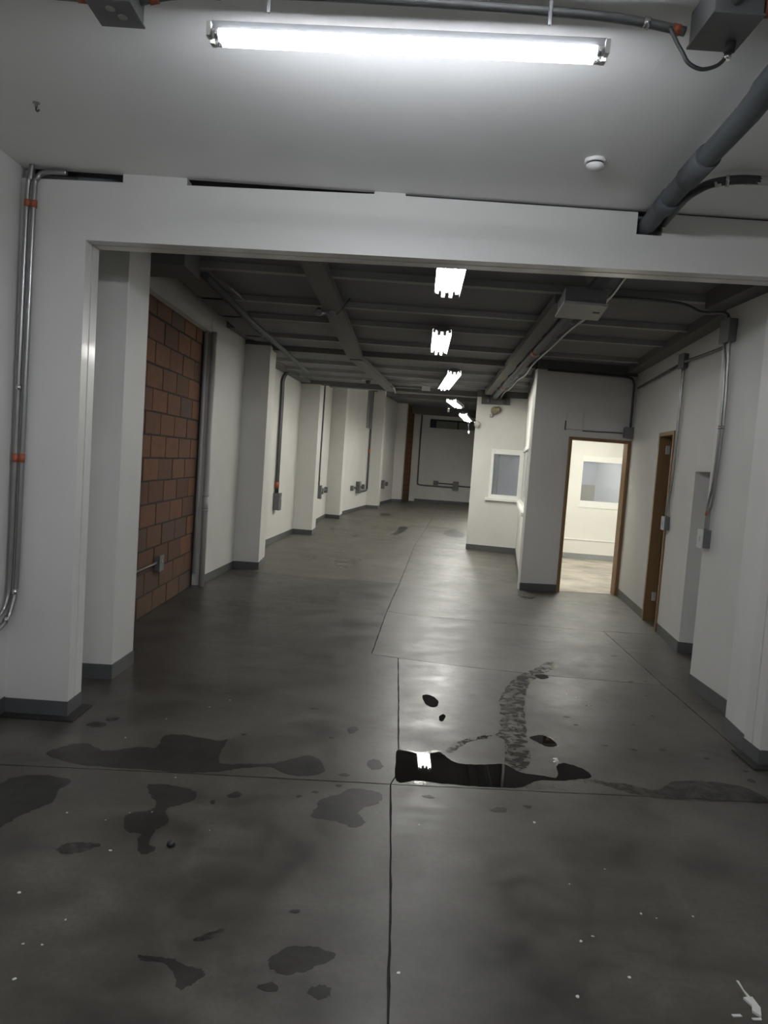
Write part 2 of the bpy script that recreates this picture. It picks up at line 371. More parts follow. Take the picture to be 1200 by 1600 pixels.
# brick infill, every clay block a piece
bw = MB().box(-2.46, -2.2885, 5.56, 9.05, 0.0, 3.08).obj('wall_left', M['mortar']); struct(bw, 'unplastered red clay block wall between first pillar and white downpipes', 'wall')
BX, BL, BHH, JT = -2.285, 0.478, 0.2235, 0.017
full = None
for k in range(14):
    z0 = -0.008 + BHH * k; z1 = z0 + BHH - JT; z0 = max(z0, 0.004)
    if k == 13: z1 = min(z1, 3.075)
    y = (7.435 if k % 2 == 0 else 7.165) - BL * 6 + random.uniform(-0.015, 0.015)
    while y < 8.9:
        a, b = max(y, 5.60), min(y + BL - JT, 8.885)
        if b - a > 0.05:
            dx = random.uniform(-0.0005, 0.006)
            jz = random.uniform(-.003, .003)
            o = MB().box(BX - 0.03, BX + dx, a + random.uniform(0, .005), b - random.uniform(0, .005), max(z0 + jz, 0.004), z1 + jz, 0.003).obj('brick', M['brick'], bw)
        y += BL
wl = MB().seg((-2.20, 5.59), (-2.20, 9.0), 3.055, 3.60, -0.3, 0)                       # lintel over the bricks
wl.seg((-2.195, 8.98), (-2.09, 10.47), 0, 3.42, -0.3, 0)
wl.seg((-2.26, 11.14), (-1.89, 15.55), 0, 3.42, -0.3, 0)
wall_obj('wall_left', wl, M['wall'], 'white plaster wall bays with lintel over the bricks on the hall left side')
wl = MB().seg((-1.76, 16.12), (-1.58, 20.1), 0, 3.97, -0.3, 0)
wl.seg((-1.34, 20.6), (-0.63, 25.0), 0, 3.97, -0.3, 0).seg((-0.47, 25.63), (0.25, 29.95), 0, 3.97, -0.3, 0)
wall_obj('wall_left', wl, M['wall'], 'white plaster wall bays beyond the dropped beam on the hall left side')
baseboards('baseboard_left', [((-2.19, 9.06), (-2.09, 10.47)), ((-2.26, 11.14), (-1.89, 15.52)), ((-1.76, 16.12), (-1.58, 20.0)), ((-1.34, 20.6), (-0.63, 25.0)), ((-0.47, 25.63), (0.25, 29.95))], 'dark grey painted band along the hall left wall bays')
# brick strip and end wall
bs = MB(); 
for k in range(18):
    for j in range(-1, 4):
        a = 0.01 + j * 0.33 + (0.16 if k % 2 else 0); d = Vector((0.34, 1.0)).normalized(); a1_ = min(a + 0.318, 0.96); a = max(a, 0.01); p0 = Vector((0.70, 30.60)) + d * a; p1 = Vector((0.70, 30.60)) + d * a1_
        if a1_ - a > .04: bs.seg(p0, p1, 0.005 + k * 0.2235, 0.21 + k * 0.2235, -0.06, random.uniform(0, .006))
we = MB().seg((0.70, 30.60), (1.04, 31.6), 0, 3.97, -0.2, -0.006).obj('wall_left', M['mortar']); struct(we, 'narrow dark red brick strip in the far left corner', 'wall')
o = bs.obj('brick_courses', M['brick'], we); o['kind'] = 'stuff'
wb = MB().box(1.24, 1.68, 31.5, 31.8, 0, 3.97).box(1.66, 5.0, 31.5, 31.8, 0, 3.14).box(1.66, 5.0, 31.5, 31.8, 3.51, 3.97).box(1.0, 1.24, 31.42, 31.8, 0, 3.97).box(1.6, 5, 31.8, 31.9, 3.0, 3.6)
wall_obj('wall_back', wb, M['wall'], 'grey looking white wall closing the far end of the hall')
baseboards('baseboard_back', [((5.0, 31.5), (1.24, 31.5))], 'dark grey band at the foot of the far end wall', side=-1)

# ---- hall, right side
CW, FW = (3.385, 10.44), (2.845, 6.05)          # far stretch of the right wall: corner, near end
def rw(y): t = (y - FW[1]) / (CW[1] - FW[1]); return (FW[0] + (CW[0] - FW[0]) * t, y)
wr = MB().seg(rw(6.05), rw(6.12), 0, 3.3, 0, .18).seg(rw(6.12), rw(7.23), 1.785, 3.3, 0, .18).seg(rw(7.23), rw(8.12), 0, 3.3, 0, .18)
wr.seg(rw(8.12), rw(8.78), 2.22, 3.3, 0, .18).seg(rw(8.78), rw(10.60), 0, 3.3, 0, .18)
wall_obj('wall_right', wr, M['wall'], 'white right wall with the brown door and the low recess')
wall_obj('wall_right', MB().box(2.62, 3.2, 4.98, 6.05, 0, 3.3, .004), M['wall'], 'white wall block projecting between low recess and right column')
wall_obj('wall_right', MB().prism([(2.395, 4.60), (3.2, 4.60), (3.2, 4.985), (2.43, 4.985)], 0, 3.3), M['wall'], 'white wall pier stepping out just behind right steel column')
# recess (a low blind doorway) and the little room behind the brown door
a0, a1 = rw(6.12), rw(7.23)
rc = MB().seg((a1[0] + .02, a1[1] - .0), (a1[0] + .62, a1[1] - .14), 0, 1.79, -0.12, 0).seg((a0[0] + .10, a0[1] - .05), (a0[0] + .7, a0[1] - .12), 0, 1.79, 0, .1)
rc.seg((a0[0] + .6, a0[1] - .15), (a1[0] + .6, a1[1] - .1), 0, 1.79, 0, .1).prism([(a0[0] + .10, a0[1]), (a0[0] + .7, a0[1] - .1), (a1[0] + .7, a1[1] - .1), (a1[0] + .10, a1[1])], 1.790, 1.88)
wall_obj('wall_right', rc, M['wall'], 'white sides of the low blind recess in the right wall')
b0, b1 = rw(8.0), rw(8.95)
rd = MB().seg((b0[0] + .17, b0[1]), (b0[0] + 1.2, b0[1] - .1), 0, 2.4, 0, .1).seg((b1[0] + .17, b1[1]), (b1[0] + 1.2, b1[1] - .1), 0, 2.4, -.1, 0)
rd.seg((b0[0] + 1.2, b0[1] - .2), (b1[0] + 1.2, b1[1]), 0, 2.4, 0, .1).prism([(b0[0] + .17, b0[1]), (b0[0] + 1.2, b0[1] - .1), (b1[0] + 1.2, b1[1]), (b1[0] + .17, b1[1])], 2.3, 2.4)
wall_obj('wall_right', rd, M['wall'], 'unlit walls of the small room behind the brown door')
baseboards('baseboard_right', [(rw(7.24), rw(8.11)), (rw(8.80), rw(10.40)), ((2.62, 4.98), (2.62, 6.05)), ((2.395, 4.61), (2.43, 4.98))], 'dark grey painted band along the right hand walls', side=-1)
baseboards('baseboard_right', [((a1[0] - .005, a1[1]), (a1[0] + .62, a1[1] - .14))], 'dark grey painted band turning into the low recess', side=1)

# brown door, half seen in its frame
dr = thing('door_1', 'brown wooden door and frame standing open in the right wall', 'door', (*rw(8.78), 0)); dr['kind'] = 'structure'
MB().seg(rw(8.735), rw(8.79), 0.0, 2.225, -0.018, 0.185, .003).obj('door_jamb', M['wood'], dr)
MB().seg(rw(8.115), rw(8.16), 0.0, 2.225, -0.018, 0.185, .003).obj('door_jamb', M['wood'], dr)
MB().seg(rw(8.16), rw(8.735), 2.18, 2.225, -0.018, 0.185, .003).obj('door_head', M['wood'], dr)
q = rw(8.725); lf = MB().seg((q[0] + .10, q[1] - .01), (q[0] + .70, q[1] - .09), 0.012, 2.17, 0.0, 0.04, .002).obj('door_leaf', M['woodd'], dr)
MB().seg((q[0] + .155, q[1] - .02), (q[0] + .21, q[1] - .03), 0.012, 2.17, 0.038, 0.056, .002).obj('edge_moulding', M['wood'], lf)
for z in (1.98, 0.25): MB().box(q[0] + .055, q[0] + .10, q[1] - .03, q[1] - .012, z, z + .10, .002).obj('hinge', M['plate'], dr)['label'] = 'pale metal hinge'

# ---- offices (two rooms behind thin walls)
OA, OB = (1.97, 10.31), (3.385, 10.445)          # front wall line
def on(A, B, x): t = (x - A[0]) / (B[0] - A[0]); return (x, A[1] + (B[1] - A[1]) * t)
D0, D1, DZ = 2.49, 3.375, 2.185
SA, SB = (1.97, 10.31), (2.66, 14.71)            # side wall line
def ons(y): t = (y - SA[1]) / (SB[1] - SA[1]); return (SA[0] + (SB[0] - SA[0]) * t, y)
W2a, W2b = 10.52, 14.45
of = MB().seg(OA, on(OA, OB, D0), 0, 3.12, -.12, 0).seg(on(OA, OB, D0), on(OA, OB, D1), DZ, 3.12, -.12, 0).seg(on(OA, OB, D1), (5.4, 10.63), 0, 3.12, -.12, 0)
wall_obj('wall_office_front', of, M['wall'], 'grey shaded white office wall with the lit doorway')
os_ = MB().seg(ons(10.35), ons(W2a), 0, 3.12, 0, .12).seg(ons(W2b), SB, 0, 3.12, 0, .12).seg(ons(W2a), ons(W2b), 0, 1.04, 0, .12).seg(ons(W2a), ons(W2b), 2.07, 3.12, 0, .12)
wall_obj('wall_office_side', os_, M['wall'], 'bright white office side wall with the long window')
# second room front: visible bay, then the wall between the two rooms
BA, BB = (1.70, 14.95), (2.66, 14.71); BC = (5.4, 14.45)
def onb(x): return on(BA, BB, x) if x < 2.66 else on(BB, BC, x)
ob = MB().seg(BA, onb(2.06), 0, 3.12, -.12, 0).seg(onb(2.06), BB, 0, 1.04, -.12, 0).seg(onb(2.06), BB, 2.05, 3.12, -.12, 0)
wall_obj('wall_office_back', ob, M['wall'], 'white front wall of the second office block with small window')
oc = MB().seg(BB, onb(3.81), 0, 3.0, -.12, 0).seg(onb(3.81), onb(4.95), 0, 1.02, -.12, 0).seg(onb(3.81), onb(4.95), 2.03, 3.0, -.12, 0).seg(onb(4.95), BC, 0, 3.0, -.12, 0)
wall_obj('wall_office_back', oc, M['inner'], 'brightly lit cream wall seen through the office doorway')
wall_obj('wall_office_right', MB().box(5.3, 5.45, 10.5, 19.2, 0, 3.0), M['inner'], 'white wall on the hidden right side of the offices')
wall_obj('wall_office_side', MB().seg((1.70, 14.95), (4.35, 31.6), 0, 3.97, 0, .12), M['wall'], 'white side wall of second office block running to the far end')
wall_obj('wall_back_room', MB().seg((2.3, 19.0), (5.4, 18.9), 0, 3.0, -.12, 0), M['bluewall'], 'pale blue back wall of the room behind the windows')
struct(MB().prism([(2.0, 10.42), (5.4, 10.7), (5.4, 19.2), (2.45, 19.2), (1.80, 15.0), (2.68, 14.8)], 2.95, 3.06).obj('ceiling', M['ceil']), 'white ceiling inside the two offices', 'ceiling')
baseboards('baseboard_office', [(OA, on(OA, OB, D0 - .002)), ((5.0, 31.0), (5.0, 31.1))], 'dark grey painted band under the office front wall')
baseboards('baseboard_office', [(ons(10.32), SB)], 'dark grey painted band under the office side wall', side=-1)
baseboards('baseboard_office', [(BA, BB)], 'dark grey painted band under the second office block')
baseboards('baseboard_office', [(BB, BC)], 'pale grey painted band under the lit wall inside the office', 'base_light')
struct(MB().seg(onb(2.9), onb(5.2), 0.372, 0.392, -.002, .016, .002).obj('trim_4', M['trim']), 'thin white rail along the lit wall inside the office', 'trim')
# lit doorway frame
df = thing('door_2', 'brown wooden frame around the brightly lit office doorway', 'door', (*on(OA, OB, D0), 0)); df['kind'] = 'structure'
MB().seg(on(OA, OB, D0), on(OA, OB, D0 + .045), 0, DZ, -.125, .018, .003).obj('door_jamb', M['wood'], df)
MB().seg(on(OA, OB, D1 - .045), on(OA, OB, D1), 0, DZ, -.125, .018, .003).obj('door_jamb', M['wood'], df)
MB().seg(on(OA, OB, D0 + .045), on(OA, OB, D1 - .045), DZ - .042, DZ, -.125, .018, .003).obj('door_head', M['wood'], df)

def window(name, A, B, z0, z1, label, gl, fl_, ft, fb, mull=(), inside=-1, sill=None):
    """frame proud of the wall; A->B with the viewer on the right-hand side when inside = -1"""
    o = thing(name, label, 'window', (*A, z0)); o['kind'] = 'structure'
    L = math.hypot(B[0] - A[0], B[1] - A[1]); P = lambda s: (A[0] + (B[0] - A[0]) * s / L, A[1] + (B[1] - A[1]) * s / L)
    t0, t1 = (-.10, .012) if inside < 0 else (-.012, .10)
    m = lambda *a: MB().seg(*a, t0, t1, .003).obj('window_frame', M['trim'], o)
    m(P(0), P(fl_), z0, z1); m(P(L - fl_), P(L), z0, z1); m(P(fl_), P(L - fl_), z1 - ft, z1); m(P(fl_), P(L - fl_), z0, z0 + fb)
    for s in mull: MB().seg(P(s - .025), P(s + .025), z0 + fb, z1 - ft, t0 + .02, t1 - .02, .002).obj('mullion', M['trim'], o)
    MB().seg(P(fl_), P(L - fl_), z0 + fb, z1 - ft, (t0 + t1) / 2 - .03, (t0 + t1) / 2 - .024).obj('pane', M[gl], o)
    if sill: MB().seg(P(-sill), P(L + .02), z0 - .02, z0 + .035, *((-.02, .06) if inside < 0 else (-.06, .02)), .003).obj('window_sill', M['trim'], o)
    return o
window('window_1', onb(2.06), onb(2.655), 1.04, 2.05, 'small white framed window in the second office block front', 'glassh', .055, .10, .10, (), -1, .06)
window('window_2', ons(W2a), ons(W2b), 1.04, 2.07, 'long white framed window seen edge on in the office side wall', 'glass', .06, .07, .07, (1.3, 2.6), 1, .02)
window('window_3', onb(3.81), onb(4.95), 1.02, 2.03, 'white framed window in the lit wall seen through the doorway', 'glassh', .02, .11, .13, (), -1)
# plastic strip blinds hanging in the back room
bl = thing('strip_blind', 'grey translucent strip blind hanging behind the small office window', 'blind', (2.2, 15.3, 2.1))
for i in range(9):
    x = 2.02 + i * .095
    MB().seg((x, 15.42 - i * .02), (x + (.0945 if i != 2 else .078), 15.425 - i * .02), 1.0, 2.12, 0, .004).obj('blind_slat', M['bluewall'], bl)
MB().box(2.288, 2.303, 15.365, 15.38, 1.0, 2.0).obj('gap_bar', M['galv_d'], bl)['label'] = 'dark upright bar in the slat gap'  # dark bar put in for the dark gap between two slats
MB().seg((1.98, 15.42), (2.95, 15.22), 2.12, 2.16, -.02, .02).obj('blind_rail', M['plate'], bl)
sh = MB().box(4.1, 4.95, 17.6, 18.0, 0, 1.42, .01).obj('low_cabinet', M['beige'], None, (4.5, 17.8, 0)); tag(sh, 'low beige cabinet behind the window of the back room', 'cabinet')

# ---- hall ceiling: deck, joists, edge beams
struct(MB().box(-1.96, 3.7, 4.55, 15.6, 3.205, 3.55).box(-2.6, -1.95, 4.55, 15.6, 3.45, 3.55).obj('ceiling', M['deck']), 'dark painted deck above the joists of the hall', 'ceiling')
struct(MB().box(-2.6, 5.4, 15.5, 32, 3.97, 4.1).obj('ceiling', M['deck']), 'higher dark deck over the far part of the hall', 'ceiling')
for i, (y, wd, z) in enumerate([(4.95, .08, 3.16), (6.17, .08, 3.15), (7.40, .07, 3.15), (8.33, .07, 3.15), (9.63, .08, 3.15), (10.70, .24, 3.13), (12.1, .07, 3.15), (13.2, .07, 3.15), (14.3, .07, 3.15)]):
    x1 = min(rw(y)[0] + .05, 3.4) if y < 10.4 else 3.2
    o = MB().box(-1.98, x1, y, y + wd, z, 3.215).obj('ceiling_beam', M['rib'] if i != 5 else M['dust'])
    struct(o, 'dark painted ceiling joist crossing the hall' if i != 5 else 'wide dusty grey ceiling beam crossing the hall in mid depth', 'joist')
    if i != 5: o['group'] = 'ceiling joists across the hall'
struct(MB().box(-1.3, 2.6, 15.38, 15.62, 3.10, 4.0).prism([(-2.0, 15.45), (-1.25, 15.38), (-1.25, 15.62), (-2.0, 15.7)], 3.13, 4.0).obj('ceiling_beam', M['conc']), 'dark dropped beam crossing the hall at the third pillar', 'beam')
struct(MB().box(-0.5, 5.2, 25.3, 25.55, 3.80, 4.0).box(0.6, 5.0, 31.15, 31.5, 3.66, 4.0).obj('ceiling_beam', M['conc']), 'dark beams under the far deck above the end wall', 'beam')
lb = MB().prism([(-0.76, 4.7), (-0.59, 4.7), (-0.46, 10.75), (-0.67, 10.75)], 3.09, 3.17)
struct(lb.obj('ceiling_beam', M['dust']), 'dusty grey flat beam running along the ceiling left of the lamps, near half', 'beam')
lb = MB().prism([(-0.65, 10.9), (-0.46, 10.9), (0.06, 15.4), (-0.13, 15.4)], 3.09, 3.16)
struct(lb.obj('ceiling_beam', M['dust']), 'dusty grey flat beam running along the ceiling left of the lamps, far half', 'beam')
eb = MB().box(-2.25, -1.60, 5.60, 6.05, 3.02, 3.45).box(-1.95, -1.72, 6.05, 9.9, 3.15, 3.45).box(-2.25, -1.84, 9.55, 10.5, 3.22, 3.45).box(-2.4, -1.75, 10.5, 11.2, 3.155, 3.45).seg((-2.2, 11.2), (-1.83, 15.5), 3.15, 3.45, -.1, .14)
struct(eb.obj('ceiling_beam', M['conc']), 'dark concrete edge beams along the top of the hall left wall', 'beam')
eb = MB().seg(rw(6.02), rw(10.35), 3.11, 3.45, -.16, .1).box(2.45, 3.1, 4.6, 6.06, 3.07, 3.45)
eb.seg(OA, (3.4, 10.45), 3.075, 3.45, -.15, .02).seg((1.98, 10.35), (2.7, 14.75), 3.08, 3.45, -.04, .15).seg(BA, (2.75, 14.7), 3.06, 3.45, -.15, .02)
struct(eb.obj('ceiling_beam', M['conc']), 'dark concrete edge beams above the right wall and the offices', 'beam')
eb = MB().seg((-1.70, 16.1), (-1.5, 20.1), 3.9, 3.98, -.1, .12).seg((-1.3, 20.6), (-.6, 25), 3.9, 3.98, -.1, .12)
struct(eb.obj('ceiling_beam', M['conc']), 'dark edge trim along the far left wall top', 'beam')

# ================================================================ LAMPS (each carries its own lit tubes)
def strip_light(name, A, B, z, label, group, tube, two=False, chain=0.0):
    A, B = Vector((*A, z)), Vector((*B, z)); d = (B - A).normalized(); n = Vector((d.y, -d.x, 0)); up = Vector((0, 0, 1)); mid = (A + B) / 2
    o = thing(name, label, 'lamp', tuple(mid + up * 0.09), group)
    sec = [(-.035, .085), (-.104, .060), (-.104, -.012), (-.100, -.012), (-.098, .050), (-.03, .022), (.03, .022), (.098, .050), (.100, -.012), (.104, -.012), (.104, .060), (.035, .085)] if not two else [(-.028, .046), (-.070, .040), (-.070, .034), (-.030, .030), (-.026, .017), (.024, .017), (.014, .046)]
    def ext(a, b, prof):
        mb = MB(); ra = [mb.bm.verts.new(a + n * x + up * y) for x, y in prof]; rb = [mb.bm.verts.new(b + n * x + up * y) for x, y in prof]
        k = len(prof); fs = [mb.bm.faces.new(ra), mb.bm.faces.new(rb[::-1])] + [mb.bm.faces.new((ra[i], rb[i], rb[(i + 1) % k], ra[(i + 1) % k])) for i in range(k)]
        bmesh.ops.recalc_face_normals(mb.bm, faces=fs); return mb
    ext(A - d * .03, B + d * .03, sec).obj('lamp_body', M['boxg'], o)
    offs = [(-.080, .024), (-.030, -.004), (.030, -.004), (.080, .024)] if not two else [(-.024, 0.0), (.024, 0.0)]
    r = .0132 if not two else .0145
    for x, y in offs:
        p, q = A + n * x + up * y, B + n * x + up * y
        t = MB().tube([p, q], r, 10).obj('tube', M[tube], o)
        for s, e in ((p, -d), (q, d)):
            MB().tube([s - e * .0, s + e * .022], r * 1.04, 10).obj('end_cap', M['chrome'], t)
        for s, e in ((p, -d), (q, d)):
            c = s + e * .024
            ext(c, c + e * .014, [(-.014, -.012), (.014, -.012), (.016, .03 - y * .5), (-.016, .03 - y * .5)]).obj('lamp_holder', M['plate'], o)
    if two: chain = 3.23
    if chain:
        for s in (A + d * .15, B - d * .15):
            MB().tube([s + up * .085, Vector((s.x, s.y, chain))], .006, 6).obj('hanger_rod', M['galv_d'], o)
    return o
HG = 'strip lights in the hall'
strip_light('strip_light', (-0.634, 2.507), (0.566, 2.455), 3.02, 'twin tube strip light on the white ceiling, largest and nearest', None, 'tube_f', True)
strip_light('strip_light', (-0.62, -1.2), (0.58, -1.25), 3.02, 'added unseen strip light behind the camera brightening the front room', None, 'tube_f', True)  # unseen lamp, added to brighten the front ceiling, beam and column
strip_light('strip_light', (0.327, 4.80), (0.378, 6.02), 3.03, 'first four tube strip light behind the white beam', HG, 'tube_n')
strip_light('strip_light', (0.475, 7.90), (0.535, 9.30), 3.04, 'second four tube strip light counted from the white beam', HG, 'tube_n')
strip_light('strip_light', (0.91, 11.30), (0.925, 13.75), 3.04, 'long slanted looking strip light above the puddle reflection, third from the beam', HG, 'tube_h')
strip_light('strip_light', (1.25, 15.75), (1.58, 17.4), 3.0, 'strip light just past the dropped dark beam, fourth in line', HG, 'tube_r', chain=3.97)
strip_light('strip_light', (1.86, 19.3), (2.30, 22.0), 2.96, 'farthest strip light, in front of the end wall', HG, 'tube_r', chain=3.97)
strip_light('strip_light', (3.05, 24.6), (3.35, 26.2), 2.96, 'added strip light hidden behind the second office block brightening the far end', 'added strip lights out of sight', 'tube_r', chain=3.97)  # unseen lamp, added to brighten the far end of the hall
strip_light('strip_light', (3.10, 10.9), (3.50, 13.4), 2.86, 'strip light on the office ceiling out of sight', 'strip lights in the offices', 'tube_o')
strip_light('strip_light', (2.9, 17.0), (4.4, 17.0), 2.86, 'strip light on the back room ceiling out of sight', 'strip lights in the offices', 'tube_b')
# ================================================================ FRONT ROOM FITTINGS
def conduit(label, pts, r, mat='galv', bands=(), straps=(), smooth=6, group=None, name='conduit', band_mat='orange', cat='conduit'):
    o = MB().tube(pts, r, 10, smooth).obj(name, M[mat], None, pts[0]); tag(o, label, cat, group)
    for a, b in bands: MB().tube([a, b], r * 1.18, 12).obj('coupling', M[band_mat], o)['label'] = 'orange painted coupling' if band_mat == 'orange' else 'coupling'
    for p, q in straps: MB().tube([p, q], r * 1.25, 10).obj('pipe_clip', M['chrome'], o)['label'] = 'bright metal clip'
    return o
def jbox(label, x0, x1, y0, y1, z0, z1, mat='boxg', cover='z-', knock=(), cat='junction box', group=None, name='junction_box'):
    """sheet metal box with a lid on one side and screws"""
    o = thing(name, label, cat, ((x0 + x1) / 2, (y0 + y1) / 2, z0), group)
    MB().box(x0, x1, y0, y1, z0, z1, .004).obj('box_body', M[mat], o)
    e = .005
    if cover == 'z-': c = MB().box(x0 - e, x1 + e, y0 - e, y1 + e, z0 - .004, z0 + .003, .002)
    elif cover == 'y-': c = MB().box(x0 - e, x1 + e, y0 - .004, y0 + .003, z0 - e, z1 + e, .002)
    elif cover == 'x-': c = MB().box(x0 - .004, x0 + .003, y0 - e, y1 + e, z0 - e, z1 + e, .002)
    else: c = MB().box(x1 - .003, x1 + .004, y0 - e, y1 + e, z0 - e, z1 + e, .002)
    c = c.obj('box_cover', M[mat], o)
    for p in knock: MB().lathe(p, [(0.0, -.001), (.013, -.001), (.016, 0), (.016, .006)], 16).obj('knockout', M['boxl'], c)['label'] = 'pale round knockout'
    return o
jbox('dark grey junction box on the ceiling at the top left', -1.075, -.935, 2.50, 2.645, 3.11, 3.23, knock=((-1.01, 2.54, 3.104), (-.985, 2.585, 3.104)))
conduit('grey ceiling conduit left of the top left junction box, farther of two', [(-2.2, 2.76, 3.20), (-1.47, 2.66, 3.195), (-1.30, 2.64, 3.195), (-1.20, 2.615, 3.18), (-1.075, 2.60, 3.17)], .017, 'galv', [((-1.145, 2.607, 3.174), (-1.115, 2.604, 3.172))])
conduit('grey ceiling conduit left of the top left junction box, nearer of two', [(-2.2, 2.70, 3.20), (-1.45, 2.61, 3.20), (-1.29, 2.585, 3.20), (-1.19, 2.56, 3.185), (-1.075, 2.55, 3.17)], .015, 'galv', [((-1.145, 2.555, 3.178), (-1.12, 2.553, 3.175))])
conduit('grey ceiling conduit running behind the nearest strip light', [(-.935, 2.60, 3.17), (-.80, 2.60, 3.20), (-.55, 2.575, 3.205), (.0, 2.56, 3.205), (.52, 2.555, 3.20), (.74, 2.56, 3.19), (.88, 2.56, 3.17)], .015, 'galv', [((-.905, 2.602, 3.177), (-.875, 2.601, 3.184)), ((.838, 2.56, 3.176), (.862, 2.56, 3.173))], [((.74, 2.56, 3.19), (.76, 2.56, 3.188)), ((-.68, 2.588, 3.203), (-.665, 2.588, 3.203))])
jb = jbox('grey junction box with hanging cord on the ceiling at the top right', .895, 1.045, 2.36, 2.56, 3.12, 3.23)
MB().tube([(1.012, 2.505, 3.125), (1.012, 2.515, 3.088)], .017, 14).obj('cord_socket', M['black'], jb)['label'] = 'black round cord socket'
MB().tube([(1.011, 2.517, 3.085), (1.009, 2.52, 3.068)], .012, 12).obj('cord_nut', M['chrome'], jb)['label'] = 'bright cord nut'
tag(MB().tube([(.825, 2.545, 3.172), (.845, 2.53, 3.12), (.865, 2.522, 3.083), (.888, 2.52, 3.05), (.93, 2.52, 3.034), (.975, 2.52, 3.046), (1.0, 2.52, 3.068), (1.008, 2.519, 3.088)], .0065, 8, 6).obj('cord', M['galv_d'], None, (.83, 2.54, 3.17)), 'dark cord looping down beside the top right junction box', 'cord')
conduit('grey conduit with wide orange coupling at the top right corner', [(1.052, 2.385, 3.155), (1.10, 2.38, 3.155), (1.145, 2.375, 3.17), (1.165, 2.37, 3.23)], .024, 'galv', [((1.052, 2.385, 3.155), (1.118, 2.379, 3.158))])
conduit('grey conduit leaving the top right junction box toward the camera', [(.96, 2.37, 3.16), (.95, 2.2, 3.17), (.94, 1.6, 3.19), (.94, -2, 3.19)], .02, 'galv')
# drain pipe through the beam
dp = conduit('thick grey drain pipe passing through the hole in the white beam', [(1.10, -3.9, 3.15), (1.24, 2.0, 3.14), (1.305, 3.0, 3.135), (1.35, 3.85, 3.138), (1.408, 4.40, 3.153), (1.418, 4.62, 3.145), (1.438, 5.0, 3.10), (1.46, 5.6, 3.088), (1.55, 7.0, 3.082), (1.76, 10.6, 3.075), (2.02, 14.72, 3.06)], .050, 'pvc', name='drain_pipe', smooth=4, cat='pipe')
for a, b in (((1.325, 3.40, 3.135), (1.338, 3.66, 3.135)), ((1.358, 3.93, 3.136), (1.372, 4.06, 3.137))):
    MB().tube([a, b], .0575, 20).obj('pipe_sleeve', M['pvc'], dp)
for p in ((1.655, 8.8), (1.90, 12.8)):
    z = 3.083 - (p[1] - 8.8) * .003
    MB().tube([(p[0], p[1], z), (p[0] + .012, p[1] + .2, z)], .0545, 14).obj('pipe_sleeve', M['orange'], dp)['label'] = 'faded orange sleeve'
fc = conduit('grey flexible conduit curving out of the beam hole to the right', [(1.497, 4.46, 3.16), (1.482, 4.25, 3.168), (1.470, 4.03, 3.175), (1.487, 3.91, 3.18), (1.525, 3.83, 3.185), (1.62, 3.78, 3.19), (1.77, 3.765, 3.19), (2.4, 3.75, 3.19), (2.78, 3.75, 3.19)], .022, 'galv_d', straps=[((1.575, 3.797, 3.188), (1.59, 3.792, 3.188))])
for a, b in (((1.535, 3.822, 3.183), (1.56, 3.806, 3.186)), ((1.67, 3.773, 3.19), (1.78, 3.762, 3.19))):
    MB().tube([a, b], .0225, 10).obj('paint_smear', M['plate'], fc)['label'] = 'white paint smear'
sd = thing('smoke_detector', 'small round white smoke detector on the front ceiling', 'detector', (.915, 3.76, 3.23))
MB().lathe((.915, 3.76, 3.23), [(.052, 0), (.052, -.012), (.046, -.016)], 28).obj('detector_base', M['ceil'], sd)
MB().lathe((.915, 3.76, 3.214), [(.040, 0), (.040, -.008)], 28).obj('vent_ring', M['galv_d'], sd)['label'] = 'dark vent ring'
MB().lathe((.915, 3.76, 3.206), [(.044, 0), (.042, -.012), (.025, -.022), (.0, -.024)], 28).obj('detector_cap', M['ceil'], sd)
struct(MB().seg((.915, 3.70), (.90, 2.60), 3.2294, 3.232, -.005, .005).obj('trim_5', M['ceil']), 'thin painted-over wire strip on the ceiling leading to the smoke detector', 'trim')
an = thing('ceiling_hook', 'tiny metal anchor screwed into the front ceiling, upper left', 'hook', (-1.74, 3.56, 3.23))
MB().lathe((-1.74, 3.56, 3.23), [(.016, 0), (.016, -.004), (.008, -.008), (.008, -.02)], 14).obj('anchor_plug', M['galv_m'], an)
MB().tube([(-1.74, 3.56, 3.21), (-1.738, 3.556, 3.195), (-1.728, 3.55, 3.188), (-1.72, 3.548, 3.196)], .004, 8, 5).obj('hook', M['galv_d'], an)
